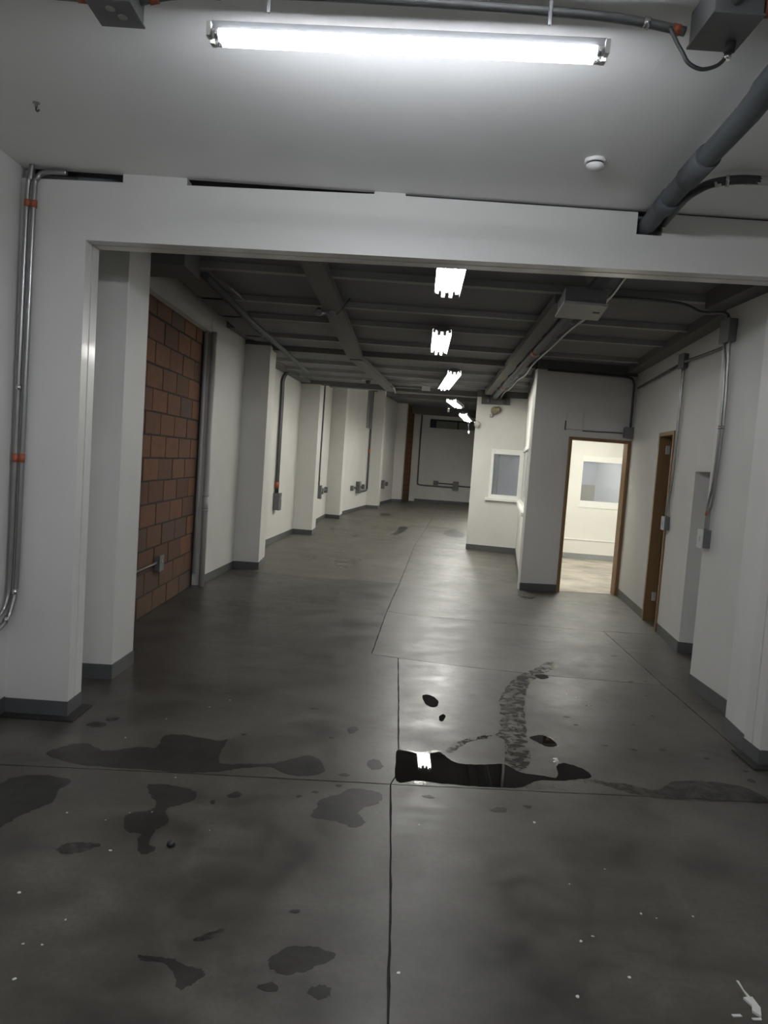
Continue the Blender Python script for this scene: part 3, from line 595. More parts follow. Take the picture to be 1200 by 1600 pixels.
# conduit in the corner by the left column
for dx, dy, lb in ((0, 0, 'bright steel conduit in the corner beside the left column, nearest the column'), (-.034, -.012, 'steel conduit in the corner beside the left column, nearest the wall')):
    X = lambda x: x + dx
    c = conduit(lb, ([(-1.95, 4.378, 3.205), (-2.07, 4.375, 3.198)] if dx == 0 else [(-2.142, 4.358, 3.23)]) + [(-2.115 + dx, 4.37 + dy, 3.16), (-2.13 + dx, 4.37 + dy, 3.05), (-2.14 + dx, 4.37 + dy, 2.3), (-2.148 + dx, 4.37 + dy, 1.4), (-2.152 + dx, 4.365 + dy, .85), (-2.156 + dx, 4.34 + dy, .70), (max(-2.165 + dx, -2.2), 4.28 + dy, .60 - dx), (max(-2.175 + dx, -2.2), 4.10 + dy, .545 - dx), (max(-2.18 + dx, -2.2), 3.6 + dy, .53 - dx), (max(-2.18 + dx, -2.2), 1.0, .53 - dx)], .0145, 'galv_m', [((-2.128 + dx, 4.37 + dy, 3.035), (-2.129 + dx, 4.37 + dy, 2.995)), ((-2.147 + dx, 4.37 + dy, 1.58), (-2.1475 + dx, 4.37 + dy, 1.53))] , [((-2.154 + dx, 4.356 + dy, .775), (-2.155 + dx, 4.35 + dy, .745)), ((-2.163 + dx, 4.295 + dy, .62), (-2.166 + dx, 4.27 + dy, .595))] if dx == 0 else [((-2.142 + dx, 4.37 + dy, 1.98), (-2.142 + dx, 4.37 + dy, 1.95))], smooth=5)

# ================================================================ HALL FITTINGS, LEFT
p = conduit('thick white painted downpipe at the edge of the brick wall', [(-2.155, 8.93, 0.0), (-2.155, 8.93, 3.055)], .034, 'pvcw', smooth=0, name='downpipe', cat='pipe')
for z in (.92, 1.10): MB().tube([(-2.155, 8.93, z), (-2.155, 8.93, z + .02)], .040, 16).obj('pipe_collar', M['pvcw'], p)
MB().tube([(-2.155, 8.93, .94), (-2.155, 8.93, 1.10)], .0365, 16).obj('pipe_socket', M['pvcw'], p)
conduit('thin white painted pipe beside the thick downpipe', [(-2.245, 8.915, 0.16), (-2.245, 8.915, 3.055)], .018, 'pvcw', smooth=0, name='downpipe', cat='pipe')
bo = thing('outlet_box', 'dark grey outlet box low on the brick wall', 'outlet', (-2.265, 7.52, .46))
MB().box(-2.283, -2.235, 7.455, 7.585, .405, .555, .006).obj('box_body', M['boxg'], bo)
MB().box(-2.236, -2.228, 7.448, 7.592, .398, .562, .003).obj('face_plate', M['galv'], bo)
MB().lathe((-2.228, 7.52, .50), [(.022, 0), (.022, .004), (.014, .006)], 16, (1, 0, 0)).obj('socket', M['boxl'], bo)
conduit('grey conduit running to the outlet box on the brick wall', [(-2.258, 5.62, .50), (-2.258, 7.455, .49)], .013, 'galv_m', smooth=0)
conduit('long dark pipe under the joists along the hall left side', [(-1.56, 6.06, 3.06), (-1.555, 8.2, 3.06), (-1.49, 10.6, 3.06), (-1.45, 12.6, 3.06)], .032, 'pvc', smooth=0, name='pipe', cat='pipe')
conduit('thin dark conduit beside the long pipe on the hall left', [(-1.50, 6.06, 3.09), (-1.485, 7.3, 3.13)], .012, 'pvc', smooth=0)
def outlet_group(P, d, n, z0, z1, label, sub=(), cw=.11):
    """upright wall box (d along the wall, n out of it) joined by nipples to small side boxes"""
    P = Vector(P); d = Vector(d).normalized(); n = Vector(n).normalized()
    o = thing('outlet_box', label, 'outlet', (P.x, P.y, z0), 'wall outlets of the hall left bays')
    def ob(s0, s1, t0, t1, a, b, nm, mat, par=o, bev=.006):
        A = P + d * s0; B = P + d * s1
        q = [tuple((A + n * t0)[:2]), tuple((B + n * t0)[:2]), tuple((B + n * t1)[:2]), tuple((A + n * t1)[:2])]
        return MB().prism(q, a, b, bev).obj(nm, M[mat], par)
    b = ob(-cw, cw, 0.0, .10, z0, z1, 'box_body', 'galv'); ob(-cw - .008, cw + .008, .10, .112, z0 - .008, z1 + .008, 'box_cover', 'galv', b, .004)
    zc = (z0 + z1) / 2
    ob(-.035, .035, .112, .125, zc + .04, zc + .10, 'switch_lever', 'boxl', b, .004)
    for s in sub:
        ob(s - .09, s + .09, 0, .08, zc - .08, zc + .07, 'side_outlet', 'galv')
        sg = 1 if s > 0 else -1
        a, c = P + d * (sg * cw) + n * .04, P + d * (s - sg * .09) + n * .04
        MB().tube([(a.x, a.y, zc), (c.x, c.y, zc)], .03, 8).obj('pipe_nipple', M['galv_d'], o)
    return o
def bay(A, B, y): t = (y - A[1]) / (B[1] - A[1]); return Vector((A[0] + (B[0] - A[0]) * t, y, 0)), Vector((B[0] - A[0], B[1] - A[1], 0)).normalized()
def nrm(d): return Vector((d.y, -d.x, 0))
P, d = bay((-2.26, 11.14), (-1.89, 15.55), 13.72); n3 = nrm(d)
outlet_group(P, d, n3, .62, .93, 'grey switch box with conduit on the bay after the second pillar')
for k, s in ((0, -.05), (1, .05)):
    c = P + n3 * .035 + d * s
    conduit('dark conduit dropping to the switch box after the second pillar, ' + ('near one' if k == 0 else 'far one'), [(c.x + n3.x * .10, c.y + n3.y * .1, 3.18), (c.x, c.y, 3.02), (c.x, c.y, 2.6), (c.x, c.y, .93)], .026, 'galv_d', [((c.x, c.y, 1.14), (c.x, c.y, 1.02))], smooth=4)
P, d = bay((-1.76, 16.12), (-1.58, 20.1), 18.1); n4 = nrm(d)
outlet_group(P, d, n4, .62, .94, 'grey switch box with two side outlets on the bay after the dropped beam', (.66, 1.45))
c = P + n4 * .04
conduit('dark conduit dropping to the switch box after the dropped beam', [(c.x, c.y, 3.95), (c.x, c.y, 2.2), (c.x, c.y - .03, 1.7), (c.x, c.y, .94)], .02, 'galv_d', [((c.x, c.y, 1.13), (c.x, c.y, 1.03))], smooth=4)
P, d = bay((-1.34, 20.6), (-0.63, 25.0), 23.25); n5 = nrm(d)
outlet_group(P, d, n5, .575, .93, 'grey switch box with outlets on both sides on the tray bay', (-.85, .9), .14)
E5, _ = bay((-1.34, 20.6), (-0.63, 25.0), 24.72); E5 = E5 + n5 * .05
conduit('dark conduit bending from the wall tray to the tray bay switch box', [(E5.x, E5.y, 3.9), (E5.x, E5.y, 1.0), (E5.x, E5.y, .72), (E5.x - d.x * .15, E5.y - d.y * .15, .62), ((P + n5 * .05 + d * .15).x, (P + n5 * .05 + d * .15).y, .62)], .035, 'galv_d', [((E5.x, E5.y, 2.0), (E5.x, E5.y, 1.85))], smooth=5)
T5, _ = bay((-1.34, 20.6), (-0.63, 25.0), 24.35)
tr = thing('cable_tray', 'grey metal cable tray mounted high on the wall bay', 'tray', (T5.x, T5.y, 2.65))
A_, B_ = T5 - d * .25, T5 + d * .25
MB().seg(A_[:2], B_[:2], 2.65, 3.95, 0, .07, .005).obj('tray_body', M['boxl'], tr); MB().seg((A_ + d * .05)[:2], (B_ - d * .05)[:2], 2.66, 3.95, .07, .078, .003).obj('tray_lid', M['galv'], tr)
P, d = bay((-0.47, 25.63), (0.25, 29.95), 27.4); n6 = nrm(d)
outlet_group(P, d, n6, .60, .90, 'grey switch box with one side outlet on the last wall bay', (1.0,), .17)
# end wall
nv = thing('air_vent', 'long dark recess with grey shutters high on the far end wall', 'vent', (2.5, 31.5, 3.14))
MB().box(1.66, 4.4, 31.62, 31.66, 3.14, 3.51).obj('vent_back', M['bluedark'], nv)
for x0, x1 in ((1.95, 2.84), (2.90, 3.9)):
    s = MB().box(x0, x1, 31.53, 31.56, 3.14, 3.44, .004).obj('shutter', M['shut'], nv)
    for k in range(5): MB().box(x0 + .03, x1 - .03, 31.515, 31.532, 3.17 + k * .052, 3.195 + k * .052).obj('louver', M['shut'], s)
ec = conduit('dark conduit running down and along the far end wall', [(1.32, 31.46, 3.64), (1.32, 31.46, 2.0), (1.33, 31.46, .85), (1.36, 31.46, .74), (1.48, 31.46, .70), (2.1, 31.46, .69), (2.82, 31.46, .68)], .028, 'galv_d', smooth=4)
conduit('short dark conduit between the two outlet boxes on the end wall', [(2.21, 31.46, .83), (2.82, 31.46, .82)], .022, 'galv_d', smooth=0)
jbox('small dark outlet box on the far end wall, left of two', 2.0, 2.2, 31.40, 31.5, .74, .92, cover='y-', cat='outlet', name='outlet_box')
conduit('dark conduit leaving the taller outlet box on the end wall to the right', [(3.07, 31.46, .76), (3.9, 31.46, .74)], .024, 'galv_d', smooth=0)
jbox('taller dark outlet box on the far end wall, right of two', 2.83, 3.06, 31.38, 31.5, .57, .94, cover='y-', cat='outlet', name='outlet_box')

# ================================================================ HALL FITTINGS, CEILING AND RIGHT
tb = thing('ceiling_box', 'grey sheet metal box hanging under the drain pipe behind the beam', 'box', (1.40, 5.8, 2.90))
MB().prism([(1.205, 5.50), (1.515, 5.53), (1.585, 6.02), (1.26, 6.0)], 2.93, 3.034, .004).obj('box_body', M['boxg'], tb)
c = MB().prism([(1.195, 5.48), (1.525, 5.51), (1.60, 6.04), (1.25, 6.02)], 2.915, 2.933, .003).obj('box_cover', M['boxl'], tb); c['label'] = 'pale grey bottom cover'
MB().prism([(1.47, 5.72), (1.525, 5.725), (1.532, 5.76), (1.477, 5.755)], 2.911, 2.917).obj('cover_slot', M['black'], c)['label'] = 'dark slot'
bmn = MB().prism([(1.30, 6.3), (1.43, 6.3), (1.945, 14.72), (1.815, 14.72)], 3.09, 3.17)
struct(bmn.obj('ceiling_beam', M['dust']), 'dusty grey flat beam running beside the drain pipe', 'beam')
cc = conduit('thin wavy cable hanging right of the drain pipe', [(1.50, 4.62, 3.07), (1.545, 5.2, 3.065), (1.625, 5.85, 3.06), (1.640, 6.5, 3.045), (1.665, 7.3, 3.06), (1.71, 8.2, 3.05), (1.80, 9.8, 3.055), (1.88, 10.8, 3.03), (1.92, 11.6, 3.055), (1.99, 12.8, 3.03), (2.03, 13.6, 3.055), (2.12, 14.72, 3.02)], .013, 'galv_m', name='cable', cat='cable')
mt = thing('pipe_bracket', 'dark bracket holding the pipe ends at the second office block', 'bracket', (2.05, 14.75, 2.92))
MB().seg(onb(1.79), onb(2.34), 2.92, 3.065, .005, .06, .004).obj('bracket_plate', M['conc'], mt)
for x in (1.9, 2.2): MB().seg(onb(x), onb(x + .05), 2.93, 3.06, .06, .12, .004).obj('bracket_arm', M['galv_d'], mt)
al = thing('alarm_bell', 'small aged beige alarm bell under the pipe ends', 'alarm', (2.06, 14.8, 2.80))
q = onb(2.06); ax = Vector((-.24, -.97, 0))
MB().lathe((q[0], q[1], 2.80), [(.035, 0), (.035, .04), (.07, .05), (.08, .065), (.07, .085), (.035, .105), (.01, .11)], 24, ax).obj('bell_dome', M['beige'], al)
MB().seg(onb(1.97), onb(2.03), 2.665, 2.73, .0, .06, .006).obj('sounder', M['galv'], al)
MB().lathe((onb(2.12)[0], onb(2.12)[1], 2.82), [(.05, 0), (.05, .07), (.06, .08), (.03, .11)], 16, ax).obj('sounder_cup', M['beige'], al)
tag(conduit('thin pale conduit along the dropped dark beam', [(0.00, 14.45, 3.085), (0.045, 14.9, 3.075), (0.06, 15.30, 3.06), (.16, 15.36, 3.07), (.9, 15.36, 3.08), (1.80, 15.30, 3.08)], .014, 'boxl', smooth=4), 'thin pale conduit along the dropped dark beam', 'conduit')
tag(conduit('thin pale conduit running to the small ceiling box', [(0.04, 14.447, 3.085), (.3, 14.42, 3.09), (.555, 14.4, 3.09)], .014, 'boxl', smooth=0), 'thin pale conduit running to the small ceiling box', 'conduit')
jbox('small pale ceiling box left of the third strip light', .56, .72, 14.33, 14.45, 3.06, 3.14, mat='boxl')
cs = thing('ceiling_sensor', 'tiny dark ceiling sensor on a pale plate beyond the mid beam', 'sensor', (-.46, 13.85, 3.12))
MB().box(-.58, -.36, 13.78, 13.92, 3.115, 3.145, .003).obj('sensor_plate', M['boxl'], cs); MB().lathe((-.46, 13.85, 3.115), [(.05, 0), (.045, -.05), (.01, -.075)], 16).obj('sensor_dome', M['black'], cs)
tw = thing('twin_spotlight', 'pair of small unlit spot heads under the dusty beam', 'spotlight', (-.70, 7.33, 3.15))
MB().box(-.74, -.66, 7.28, 7.38, 3.065, 3.10, .004).obj('lamp_base', M['boxg'], tw)
for x in (-.765, -.635): MB().lathe((x, 7.31, 3.075), [(.012, .05), (.03, .03), (.038, -.02), (.034, -.024)], 16, (0, .6, .5)).obj('spot_head', M['chrome'], tw)
MB().tube([(-.62, 7.33, 3.05), (-.56, 7.25, 3.075), (-.48, 7.05, 3.13), (-.45, 6.98, 3.15)], .005, 6, 5).obj('lead', M['black'], tw)
for x, y, z0, lb in ((1.20, 15.72, 2.77, 'small plug hanging on a wire at the fourth strip light'), (2.33, 22.05, 2.62, 'small plug hanging on a wire at the farthest strip light')):
    o = thing('hanging_plug', lb, 'plug', (x, y, z0), 'plugs hanging in the hall')
    MB().tube([(x + .06, y + .02, 2.99), (x - .02, y, 2.9), (x, y, z0 + .06)], .007, 6, 5).obj('wire', M['black'], o); MB().box(x - .022, x + .022, y - .02, y + .02, z0, z0 + .07, .006).obj('plug', M['plate'], o)
cm = thing('wall_camera', 'small white camera on the left edge of the second office block', 'camera', (1.72, 14.9, 2.5))
q = onb(1.74); MB().lathe((q[0], q[1], 2.53), [(.05, 0), (.05, .03), (.02, .035), (.02, .06)], 16, ax).obj('camera_mount', M['plate'], cm)
MB().lathe((q[0] - .02, q[1] - .09, 2.535), [(.01, 0.03), (.05, 0.02), (.058, -.02), (.05, -.06), (.02, -.085)], 18).obj('camera_dome', M['plate'], cm)

# office front wall
pn = thing('cover_plate', 'blank painted cover plate above the lit doorway', 'plate', (2.54, 10.36, 2.285))
MB().seg(on(OA, OB, 2.42), on(OA, OB, 2.655), 2.285, 2.525, 0, .028, .004).obj('plate', M['wall'], pn)
MB().seg(on(OA, OB, 2.412), on(OA, OB, 2.424), 2.27, 2.40, 0, .034, .002).obj('edge_strip', M['galv'], pn)
q0, q1 = on(OA, OB, 2.67), on(OA, OB, 3.24)
conduit('thin painted conduit above the lit doorway', [(q0[0], q0[1] - .012, 2.275), (q1[0], q1[1] - .012, 2.285)], .009, 'galv', smooth=0)
jbox('grey junction box in the corner above the lit doorway', 3.25, 3.365, 10.345, 10.43, 2.225, 2.365, cover='y-')
conduit('dark conduit dropping down the office corner to the junction box', [(2.1, 10.27, 3.065), (2.9, 10.35, 3.06), (3.25, 10.385, 3.05), (3.325, 10.392, 2.98), (3.335, 10.393, 2.85), (3.335, 10.393, 2.365)], .016, 'galv_d', smooth=5)
# right wall conduit run and drops
def rwp(y, off, z): a = rw(y); return (a[0] - off, a[1], z)
x9, y9 = rw(7.96)
jbox('dark square junction box high on the right wall above the brown door', x9 - .055, x9 - .005, 7.89, 8.03, 2.87, 3.02, cover='x-')
jbox('dark junction box at the top of the projecting right wall', 2.555, 2.618, 5.82, 5.975, 2.79, 2.965, cover='x-')
conduit('dark conduit along the right wall between the two junction boxes', [(2.58, 5.985, 2.86), (2.75, 6.15, 2.87), rwp(6.6, .03, 2.885), rwp(7.87, .035, 2.93)], .014, 'galv_d', smooth=4)
conduit('dark conduit along the right wall from the door junction box to the corner', [rwp(8.05, .035, 2.93), rwp(9.2, .03, 2.91), rwp(10.2, .03, 2.895)], .014, 'galv_d', smooth=0)
conduit('pale conduit bending from a joist down to the right wall junction box', [(1.70, 6.13, 3.13), (2.25, 6.13, 3.12), (2.44, 6.09, 3.05), (2.55, 5.98, 3.035), (2.575, 5.92, 3.01), (2.575, 5.90, 2.97)], .013, 'galv', smooth=5)
LR = (('near', -.035), ('far', .035))
for k, s in LR:
    conduit('thin dark conduit dropping beside the brown door, %s one of the pair' % k, [rwp(7.96 + s, .028, 2.87), rwp(7.955 + s * .7, .028, 2.45), rwp(7.96 + s * .5, .026, 1.9), rwp(7.98 + s * .5, .026, 1.62), rwp(8.04 + s * .7, .026, 1.45), rwp(8.05 + s, .026, 1.285)], .010, 'galv_m', smooth=6)
for k, s in (('left', .05), ('right', -.035)):
    conduit('dark conduit dropping down the edge of the projecting wall, %s one of the pair' % k, [(2.585, 5.90 + s, 2.80), (2.59, 5.875 + s * .6, 2.60), (2.595, 5.865 + s * .6, 2.2), (2.595, 5.895 + s * .5, 1.7), (2.594, 5.925 + s * .8, 1.53), (2.592, 5.945 + s * .5, 1.45), (2.592, 5.945 + s * .5, 1.31)], .011, 'galv_m', [((2.592, 5.945 + s * .5, 1.46), (2.592, 5.945 + s * .5, 1.425))] if s > 0 else (), [((2.595, 5.868 + s * .6, 2.14), (2.595, 5.868 + s * .6, 2.115))], smooth=6)
def wswitch(label, x, y, z0, z1, w, dpt):
    o = thing('light_switch', label, 'switch', (x, y, z0))
    MB().box(x - dpt, x, y - w / 2, y + w / 2, z0, z1, .005).obj('box_body', M['boxg'], o)
    f = MB().box(x - dpt - .010, x - dpt + .001, y - w / 2 - .004, y + w / 2 + .004, z0 - .004, z1 + .004, .003).obj('face_plate', M['plate'], o); f['label'] = 'white face plate'
    MB().box(x - dpt - .016, x - dpt - .009, y - .012, y + .012, (z0 + z1) / 2 - .022, (z0 + z1) / 2 + .022, .002).obj('rocker', M['plate'], f)
wswitch('grey boxed light switch beside the brown door', rw(8.04)[0], 8.04, 1.145, 1.285, .075, .06)
wswitch('grey boxed light switch on the edge of the projecting right wall', 2.62, 5.955, 1.165, 1.31, .085, .065)

# ================================================================ STAINS, PUDDLES, PAINTED GLINTS, DEBRIS
OUT = {
'w_long':[(-1.724,3.869),(-1.695,3.940),(-1.633,4.020),(-1.558,4.033),(-1.450,3.961),(-1.370,3.985),(-1.265,4.040),(-1.180,4.055),(-1.196,4.196),(-1.148,4.255),(-1.034,4.252),(-0.873,4.207),(-0.824,4.240),(-0.819,4.051),(-0.786,3.903),(-0.666,3.911),(-0.515,3.949),(-0.435,4.006),(-0.338,4.090),(-0.260,4.036),(-0.221,3.894),(-0.308,3.819),(-0.428,3.827),(-0.507,3.896),(-0.656,3.862),(-0.763,3.804),(-0.904,3.760),(-1.069,3.753),(-1.256,3.761),(-1.491,3.762),(-1.630,3.813)],
'w_edge':[(-1.789,3.416),(-1.766,3.489),(-1.743,3.565),(-1.623,3.615),(-1.475,3.590),(-1.453,3.539),(-1.475,3.465),(-1.447,3.368),(-1.489,3.266),(-1.529,3.200),(-1.548,3.124),(-1.591,3.049)],
'w_boot':[(-1.080,3.580),(-1.024,3.607),(-0.924,3.594),(-0.832,3.548),(-0.818,3.464),(-0.872,3.406),(-0.916,3.351),(-0.874,3.235),(-0.905,3.172),(-0.909,3.116),(-0.891,3.038),(-0.863,3.015),(-0.875,2.968),(-0.916,2.970),(-0.957,3.082),(-0.960,3.123),(-1.018,3.128),(-1.067,3.207),(-1.071,3.282),(-0.987,3.341),(-0.978,3.406),(-1.033,3.482)],
'w_cloud':[(-0.246,3.386),(-0.225,3.486),(-0.216,3.555),(-0.127,3.640),(-0.065,3.704),(0.034,3.701),(0.092,3.655),(0.069,3.564),(-0.023,3.467),(0.012,3.361),(-0.046,3.308),(-0.123,3.357),(-0.199,3.362)],
'w_spot1':[(-0.000,4.037),(0.034,4.101),(0.080,4.073),(0.090,3.987),(0.037,3.958)],
'w_bird':[(-0.715,2.353),(-0.661,2.351),(-0.596,2.350),(-0.557,2.323),(-0.502,2.313),(-0.474,2.285),(-0.503,2.238),(-0.525,2.208),(-0.548,2.220),(-0.570,2.276),(-0.620,2.324),(-0.686,2.332)],
'w_oval':[(-0.277,2.351),(-0.272,2.391),(-0.226,2.449),(-0.138,2.458),(-0.058,2.417),(-0.108,2.369),(-0.178,2.323),(-0.240,2.316)],
'w_round':[(-0.135,2.239),(-0.109,2.270),(-0.068,2.267),(-0.065,2.232),(-0.104,2.211)],
'w_faint':[(-1.253,2.951),(-1.231,3.005),(-1.156,3.020),(-1.098,3.010),(-1.142,2.953),(-1.207,2.920)],
'w_spot2':[(-0.672,3.537),(-0.633,3.579),(-0.603,3.548),(-0.634,3.509)],
'w_colA':[(-1.679,4.310),(-1.646,4.370),(-1.569,4.347),(-1.595,4.289)],
'w_colB':[(-1.621,4.459),(-1.576,4.497),(-1.532,4.432),(-1.574,4.385)],
'w_spot3':[(-0.135,4.538),(-0.087,4.592),(-0.064,4.530),(-0.111,4.467)],
'w_streak':[(-0.557,2.444),(-0.514,2.492),(-0.464,2.524),(-0.459,2.498),(-0.494,2.460)],
'p_main':[(0.172,4.226),(0.211,4.257),(0.266,4.234),(0.341,4.218),(0.419,4.270),(0.469,4.185),(0.519,4.126),(0.647,4.125),(0.780,4.157),(0.828,4.111),(0.872,4.054),(0.993,4.032),(1.063,4.022),(1.099,4.179),(1.148,4.233),(1.215,4.199),(1.264,4.141),(1.259,4.054),(1.188,4.022),(1.090,3.985),(0.944,3.962),(0.838,3.865),(0.749,3.844),(0.611,3.837),(0.441,3.841),(0.271,3.853),(0.168,3.837)],
'p_small':[(0.372,5.297),(0.421,5.330),(0.474,5.247),(0.472,5.107),(0.429,5.065),(0.387,5.123)],
'p_tiny':[(0.465,4.879),(0.497,4.936),(0.508,4.875),(0.471,4.789)],
'p_wedge':[(1.023,4.610),(1.107,4.669),(1.158,4.618),(1.173,4.505),(1.107,4.477),(1.060,4.536)],
'p_top':[(1.339,6.050),(1.427,6.090),(1.448,6.004),(1.371,5.950)],
'r_right':[(0.881,3.912),(0.977,3.955),(1.085,3.964),(1.172,4.032),(1.276,4.048),(1.230,3.979),(1.148,3.934),(1.077,3.857),(1.032,3.888),(0.920,3.848),(0.857,3.830)],
'r_top':[(0.173,4.250),(0.211,4.291),(0.305,4.250),(0.421,4.299),(0.457,4.267),(0.339,4.190),(0.266,4.210),(0.200,4.222)],
'r_low':[(0.168,3.852),(0.219,3.857),(0.288,3.856),(0.355,3.835),(0.286,3.809),(0.201,3.819)],
'r_wedge':[(1.109,4.681),(1.156,4.656),(1.181,4.496),(1.147,4.459),(1.136,4.593)],
'r_nose':[(1.086,4.273),(1.113,4.301),(1.142,4.302),(1.125,4.261),(1.130,4.225),(1.108,4.194),(1.096,4.161),(1.088,4.182),(1.105,4.230),(1.091,4.246)],
'w_trail':[(0.457,4.277),(0.549,4.443),(0.703,4.577),(0.811,4.625),(0.884,4.901),(0.924,5.237),(1.033,5.636),(1.191,5.970),(1.417,6.307),(1.582,6.553),(1.593,6.351),(1.433,6.119),(1.275,5.858),(1.144,5.429),(1.077,5.066),(1.029,4.751),(0.968,4.319),(0.922,4.127),(0.794,4.128),(0.851,4.551),(0.717,4.526),(0.586,4.424),(0.506,4.285)],
'w_tail':[(1.263,4.034),(1.344,4.006),(1.449,4.002),(1.589,3.945),(1.723,4.067),(1.887,4.114),(2.063,4.100),(2.158,4.034),(2.190,3.922),(2.165,3.873),(1.901,3.859),(1.635,3.837),(1.505,3.855),(1.386,3.913),(1.269,3.994)],
'w_cross':[(0.627,3.580),(0.697,3.617),(0.714,3.576),(0.655,3.550)],
'f_brown':[(0.190,16.821),(0.358,17.747),(0.418,18.921),(0.635,18.848),(0.525,17.868),(0.345,16.737)],
'f_right':[(1.458,17.900),(1.804,19.252),(1.901,18.862),(1.993,18.273),(1.897,17.326),(1.620,17.142)],
'f_ring':[(-0.930,12.153),(-0.726,12.476),(-0.345,12.352),(-0.376,11.729),(-0.505,11.117),(-0.636,11.143),(-0.758,11.733)],
'f_left':[(-1.391,12.230),(-1.203,12.331),(-1.054,11.983),(-1.129,11.643),(-1.302,11.958)],
'f_small':[(-0.659,15.873),(-0.567,16.299),(-0.516,15.969),(-0.595,15.671)],
'f_mid':[(-1.242,17.208),(-0.837,17.088),(-0.758,16.354),(-1.000,16.568)],
'f_far':[(-0.102,22.878),(0.110,23.297),(0.214,22.473),(-0.043,22.036)],
'f_office':[(1.904,9.984),(2.090,9.928),(2.076,9.738),(1.894,9.611)],
}
def patch(key, mat, label, name, cat, h, group, jit=.006, sub=5, dome=0.0):
    P = catmull_closed([Vector((x, y, 0)) for x, y in OUT[key]], sub)
    rnd = random.Random(key)
    pts = [(p.x + rnd.uniform(-jit, jit), p.y + rnd.uniform(-jit, jit)) for p in P]
    mb = MB(); vs = [mb.bm.verts.new((x, y, h)) for x, y in pts]; f = mb.bm.faces.new(vs)
    if f.normal.length == 0: f.normal_update()
    f.normal_update()
    if f.normal.z < 0: f.normal_flip()
    bmesh.ops.triangulate(mb.bm, faces=[f])
    # a thin skirt down to the concrete gives the film its real, tiny thickness
    cx = sum(p[0] for p in pts) / len(pts); cy = sum(p[1] for p in pts) / len(pts)
    es = [e for e in mb.bm.edges if e.is_boundary]
    r = bmesh.ops.extrude_edge_only(mb.bm, edges=es)
    for v in [g for g in r['geom'] if isinstance(g, bmesh.types.BMVert)]: v.co.z = 0.0002
    o = mb.obj(name, M[mat], None, (cx, cy, 0)); tag(o, label, cat, group); return o
def catmull_closed(P, k):
    out = []; n = len(P)
    for i in range(n):
        p0, p1, p2, p3 = P[i - 1], P[i], P[(i + 1) % n], P[(i + 2) % n]
        for j in range(k):
            t = j / k
            out.append(0.5 * ((2 * p1) + (p2 - p0) * t + (2 * p0 - 5 * p1 + 4 * p2 - p3) * t * t + (3 * p1 - p0 - 3 * p2 + p3) * t ** 3))
    return out
WG, PG = 'damp stains on the concrete floor', 'puddles of standing water'
for key, mat, lb in (
    ('w_long', 'wet', 'long damp stain along the joint in front of the left column'),
    ('w_edge', 'wet', 'damp stain cut by the left edge of the picture'),
    ('w_boot', 'wet', 'boot shaped damp stain on the near left slab'),
    ('w_cloud', 'wet', 'bushy damp stain just left of the joint crossing'),
    ('w_spot1', 'wet', 'small damp spot left of the mirror puddle across the joint'),
    ('w_bird', 'wet', 'bird shaped damp stain low on the near left slab'),
    ('w_oval', 'wet', 'oval damp stain near the bottom, left of the long joint'),
    ('w_round', 'wet', 'round damp spot below the oval stain at the bottom'),
    ('w_faint', 'damp', 'faint elongated stain below the stain at the left edge'),
    ('w_spot2', 'wet', 'tiny damp spot between the boot shaped and the bushy stain'),
    ('w_colA', 'wet', 'small oval stain right of the left column foot plate, nearer one'),
    ('w_colB', 'damp', 'small oval stain right of the left column foot plate, farther one'),
    ('w_spot3', 'wet', 'tiny dark stain in the middle of the left slab'),
    ('w_streak', 'damp', 'faint damp streak between bird shaped stain and long joint'),
    ('w_tail', 'damp', 'long damp tail running from the mirror puddle to the right wall'),
    ('w_cross', 'wet', 'tiny cross shaped dark mark below the mirror puddle'),
    ('f_brown', 'wet', 'dark brown stain far down the hall left of the long joint'),
    ('f_right', 'wet', 'brown stain by the corner of the second office block'),
    ('f_ring', 'streaky', 'ring shaped drying stains on the floor by the third pillar'),
    ('f_left', 'streaky', 'drying streaks beside the ring shaped stains near the left wall'),
    ('f_small', 'wet', 'small curled dark stain beyond the ring shaped stains'),
    ('f_mid', 'streaky', 'drying streaks on the floor before the fourth pillar'),
    ('f_far', 'damp', 'thin damp streak by the fifth pillar'),
    ('f_office', 'streaky', 'thin dark marks at the foot of the office front wall')):
    patch(key, mat, lb, 'damp_stain', 'stain', .0006, WG)
patch('w_trail', 'trail', 'curved smeared wet trail leading from the mirror puddle toward the doorway', 'wet_trail', 'stain', .0007, None, .010)
for key, lb in (('r_right', 'painted doorway glint beside the right tip of the mirror puddle'), ('r_top', 'painted glint along the far edge of the mirror puddle'), ('r_low', 'painted glint along the near edge of the mirror puddle'),
                ('r_wedge', 'painted glint on the wedge shaped puddle'), ('r_nose', 'pale dried film above the right tip of the mirror puddle')):
    patch(key, 'glint_crust', lb, 'rim_glint_crust', 'stain', .0010, 'painted glints and dried crust round the puddles', .004)
for key, lb in (('p_main', 'large dark puddle mirroring a strip light beside the joint crossing'), ('p_small', 'small dark puddle behind the large mirror puddle'), ('p_tiny', 'tiny dark puddle just below the small one'),
                ('p_wedge', 'wedge shaped puddle right of the wet trail'), ('p_top', 'thin puddle at the far end of the wet trail')):
    patch(key, 'water', lb, 'puddle', 'puddle', .0014, PG, .004)
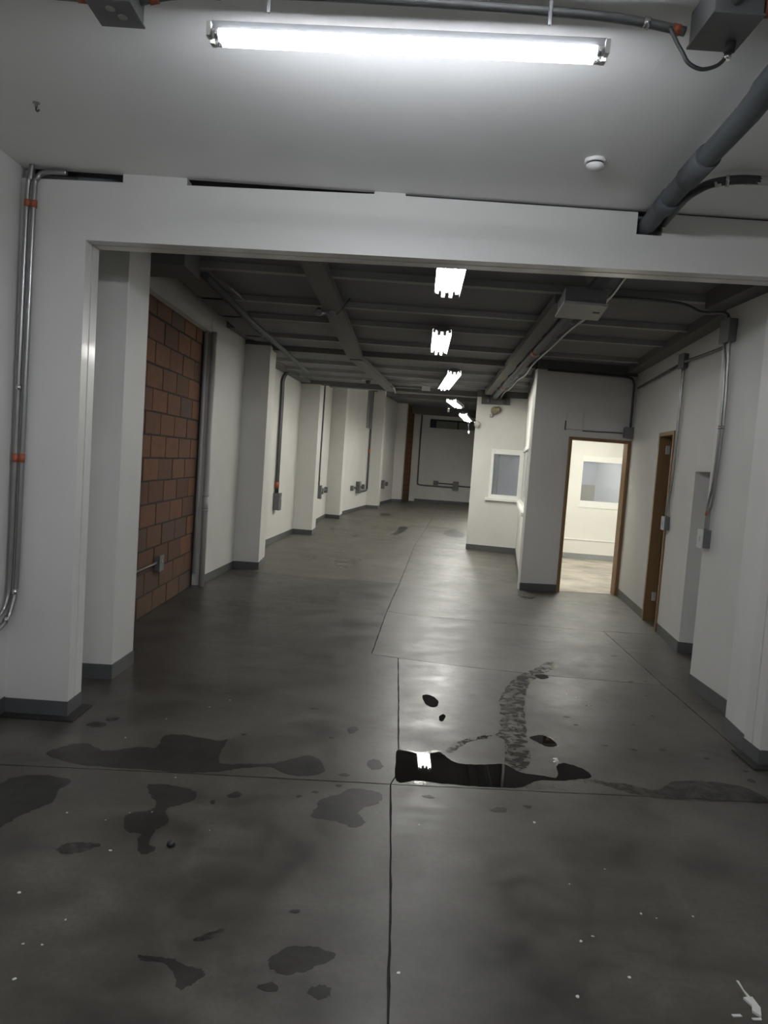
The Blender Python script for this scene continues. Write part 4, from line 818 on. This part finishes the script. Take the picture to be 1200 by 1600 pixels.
DK=[(2.140,6.060),(2.270,6.090),(2.142,5.685),(2.024,5.213),(1.813,4.992),(1.851,4.560),(2.094,4.467),(1.658,4.525),(2.261,6.895),(2.253,4.305),(2.224,4.168),(1.366,5.060),(1.395,4.910),(1.600,5.345),(1.489,4.562),(0.329,3.674),(0.831,3.644),(-0.378,4.864),(-0.223,4.377),(-0.747,4.331),(-0.248,3.639),(-0.322,3.581),(-0.723,3.451),(-0.229,2.649),(-0.260,2.248),(-1.111,3.008),(-0.115,3.862),(-0.133,3.731)]
SP=[(0.262,5.557),(0.345,4.794),(0.267,3.373),(0.830,3.478),(1.060,3.097),(0.874,2.961),(1.112,2.788),(1.164,2.764),(1.317,2.793),(0.877,2.624),(0.825,2.590),(0.945,2.413),(0.739,2.302),(0.155,2.356),(1.549,5.517),(1.600,5.345),(1.492,5.581),(-1.340,3.258),(-1.069,3.297),(-0.973,3.318),(-1.149,3.216),(-0.971,3.691),(-0.675,3.190),(-1.036,2.972),(-1.254,2.645),(-1.022,2.508),(-1.104,2.369),(-1.041,2.371),(-1.051,2.206),(-1.256,4.492),(-1.393,4.159),(-1.051,4.755),(-0.953,4.919)]
ds = MB(); rnd = random.Random(3)
for x, y in SP:
    r = rnd.uniform(.0025, .0065); k = rnd.uniform(.6, 1.8); a = rnd.uniform(0, 3.1); vs = []
    for i in range(7):
        t = 2 * math.pi * i / 7; u, v = r * math.cos(t) * rnd.uniform(.7, 1.2), r * k * math.sin(t) * rnd.uniform(.7, 1.2)
        vs.append((x + u * math.cos(a) - v * math.sin(a), y + u * math.sin(a) + v * math.cos(a)))
    ds.prism(vs, 0.0001, .0015)
tag(ds.obj('paint_specks', M['speck']), 'tiny white paint specks scattered over the near floor', 'paint specks', None, 'stuff')
dm = MB()
for x, y in DK:
    rx, ry = rnd.uniform(.014, .034), rnd.uniform(.010, .022)
    dm.prism([(x + rx * math.cos(2 * math.pi * i / 9) * rnd.uniform(.6, 1.3), y + ry * math.sin(2 * math.pi * i / 9) * rnd.uniform(.6, 1.3)) for i in range(9)], .0001, .0008)
tag(dm.obj('scuff_specks', M['wet']), 'small dark scuffs scattered over the floor around the puddles', 'scuffs', None, 'stuff')
ch = MB().lathe((-.804, 3.039, .001), [(.010, 0), (.019, .006), (.016, .016), (.006, .022)], 9).obj('debris_chip', M['black'], None, (-.804, 3.039, 0)); tag(ch, 'small dark crumb of debris below the boot shaped stain', 'debris')
sp_ = MB()
sp_.prism([(1.318, 2.432), (1.325, 2.430), (1.322, 2.385), (1.330, 2.345), (1.318, 2.345)], .0002, .004)
sp_.prism([(1.300, 2.345), (1.332, 2.350), (1.335, 2.300), (1.318, 2.262), (1.300, 2.285), (1.312, 2.310)], .0002, .008)
sp_.prism([(1.225, 2.268), (1.255, 2.272), (1.258, 2.262), (1.228, 2.258)], .0002, .003).prism([(1.285, 2.258), (1.318, 2.262), (1.315, 2.252), (1.288, 2.250)], .0002, .003)
tag(sp_.obj('plaster_scrap', M['speck'], None, (1.31, 2.33, 0)), 'white paint smear and plaster scrap at the bottom right corner', 'debris')

for o in bpy.data.objects:
    if '_o' in o: del o['_o']
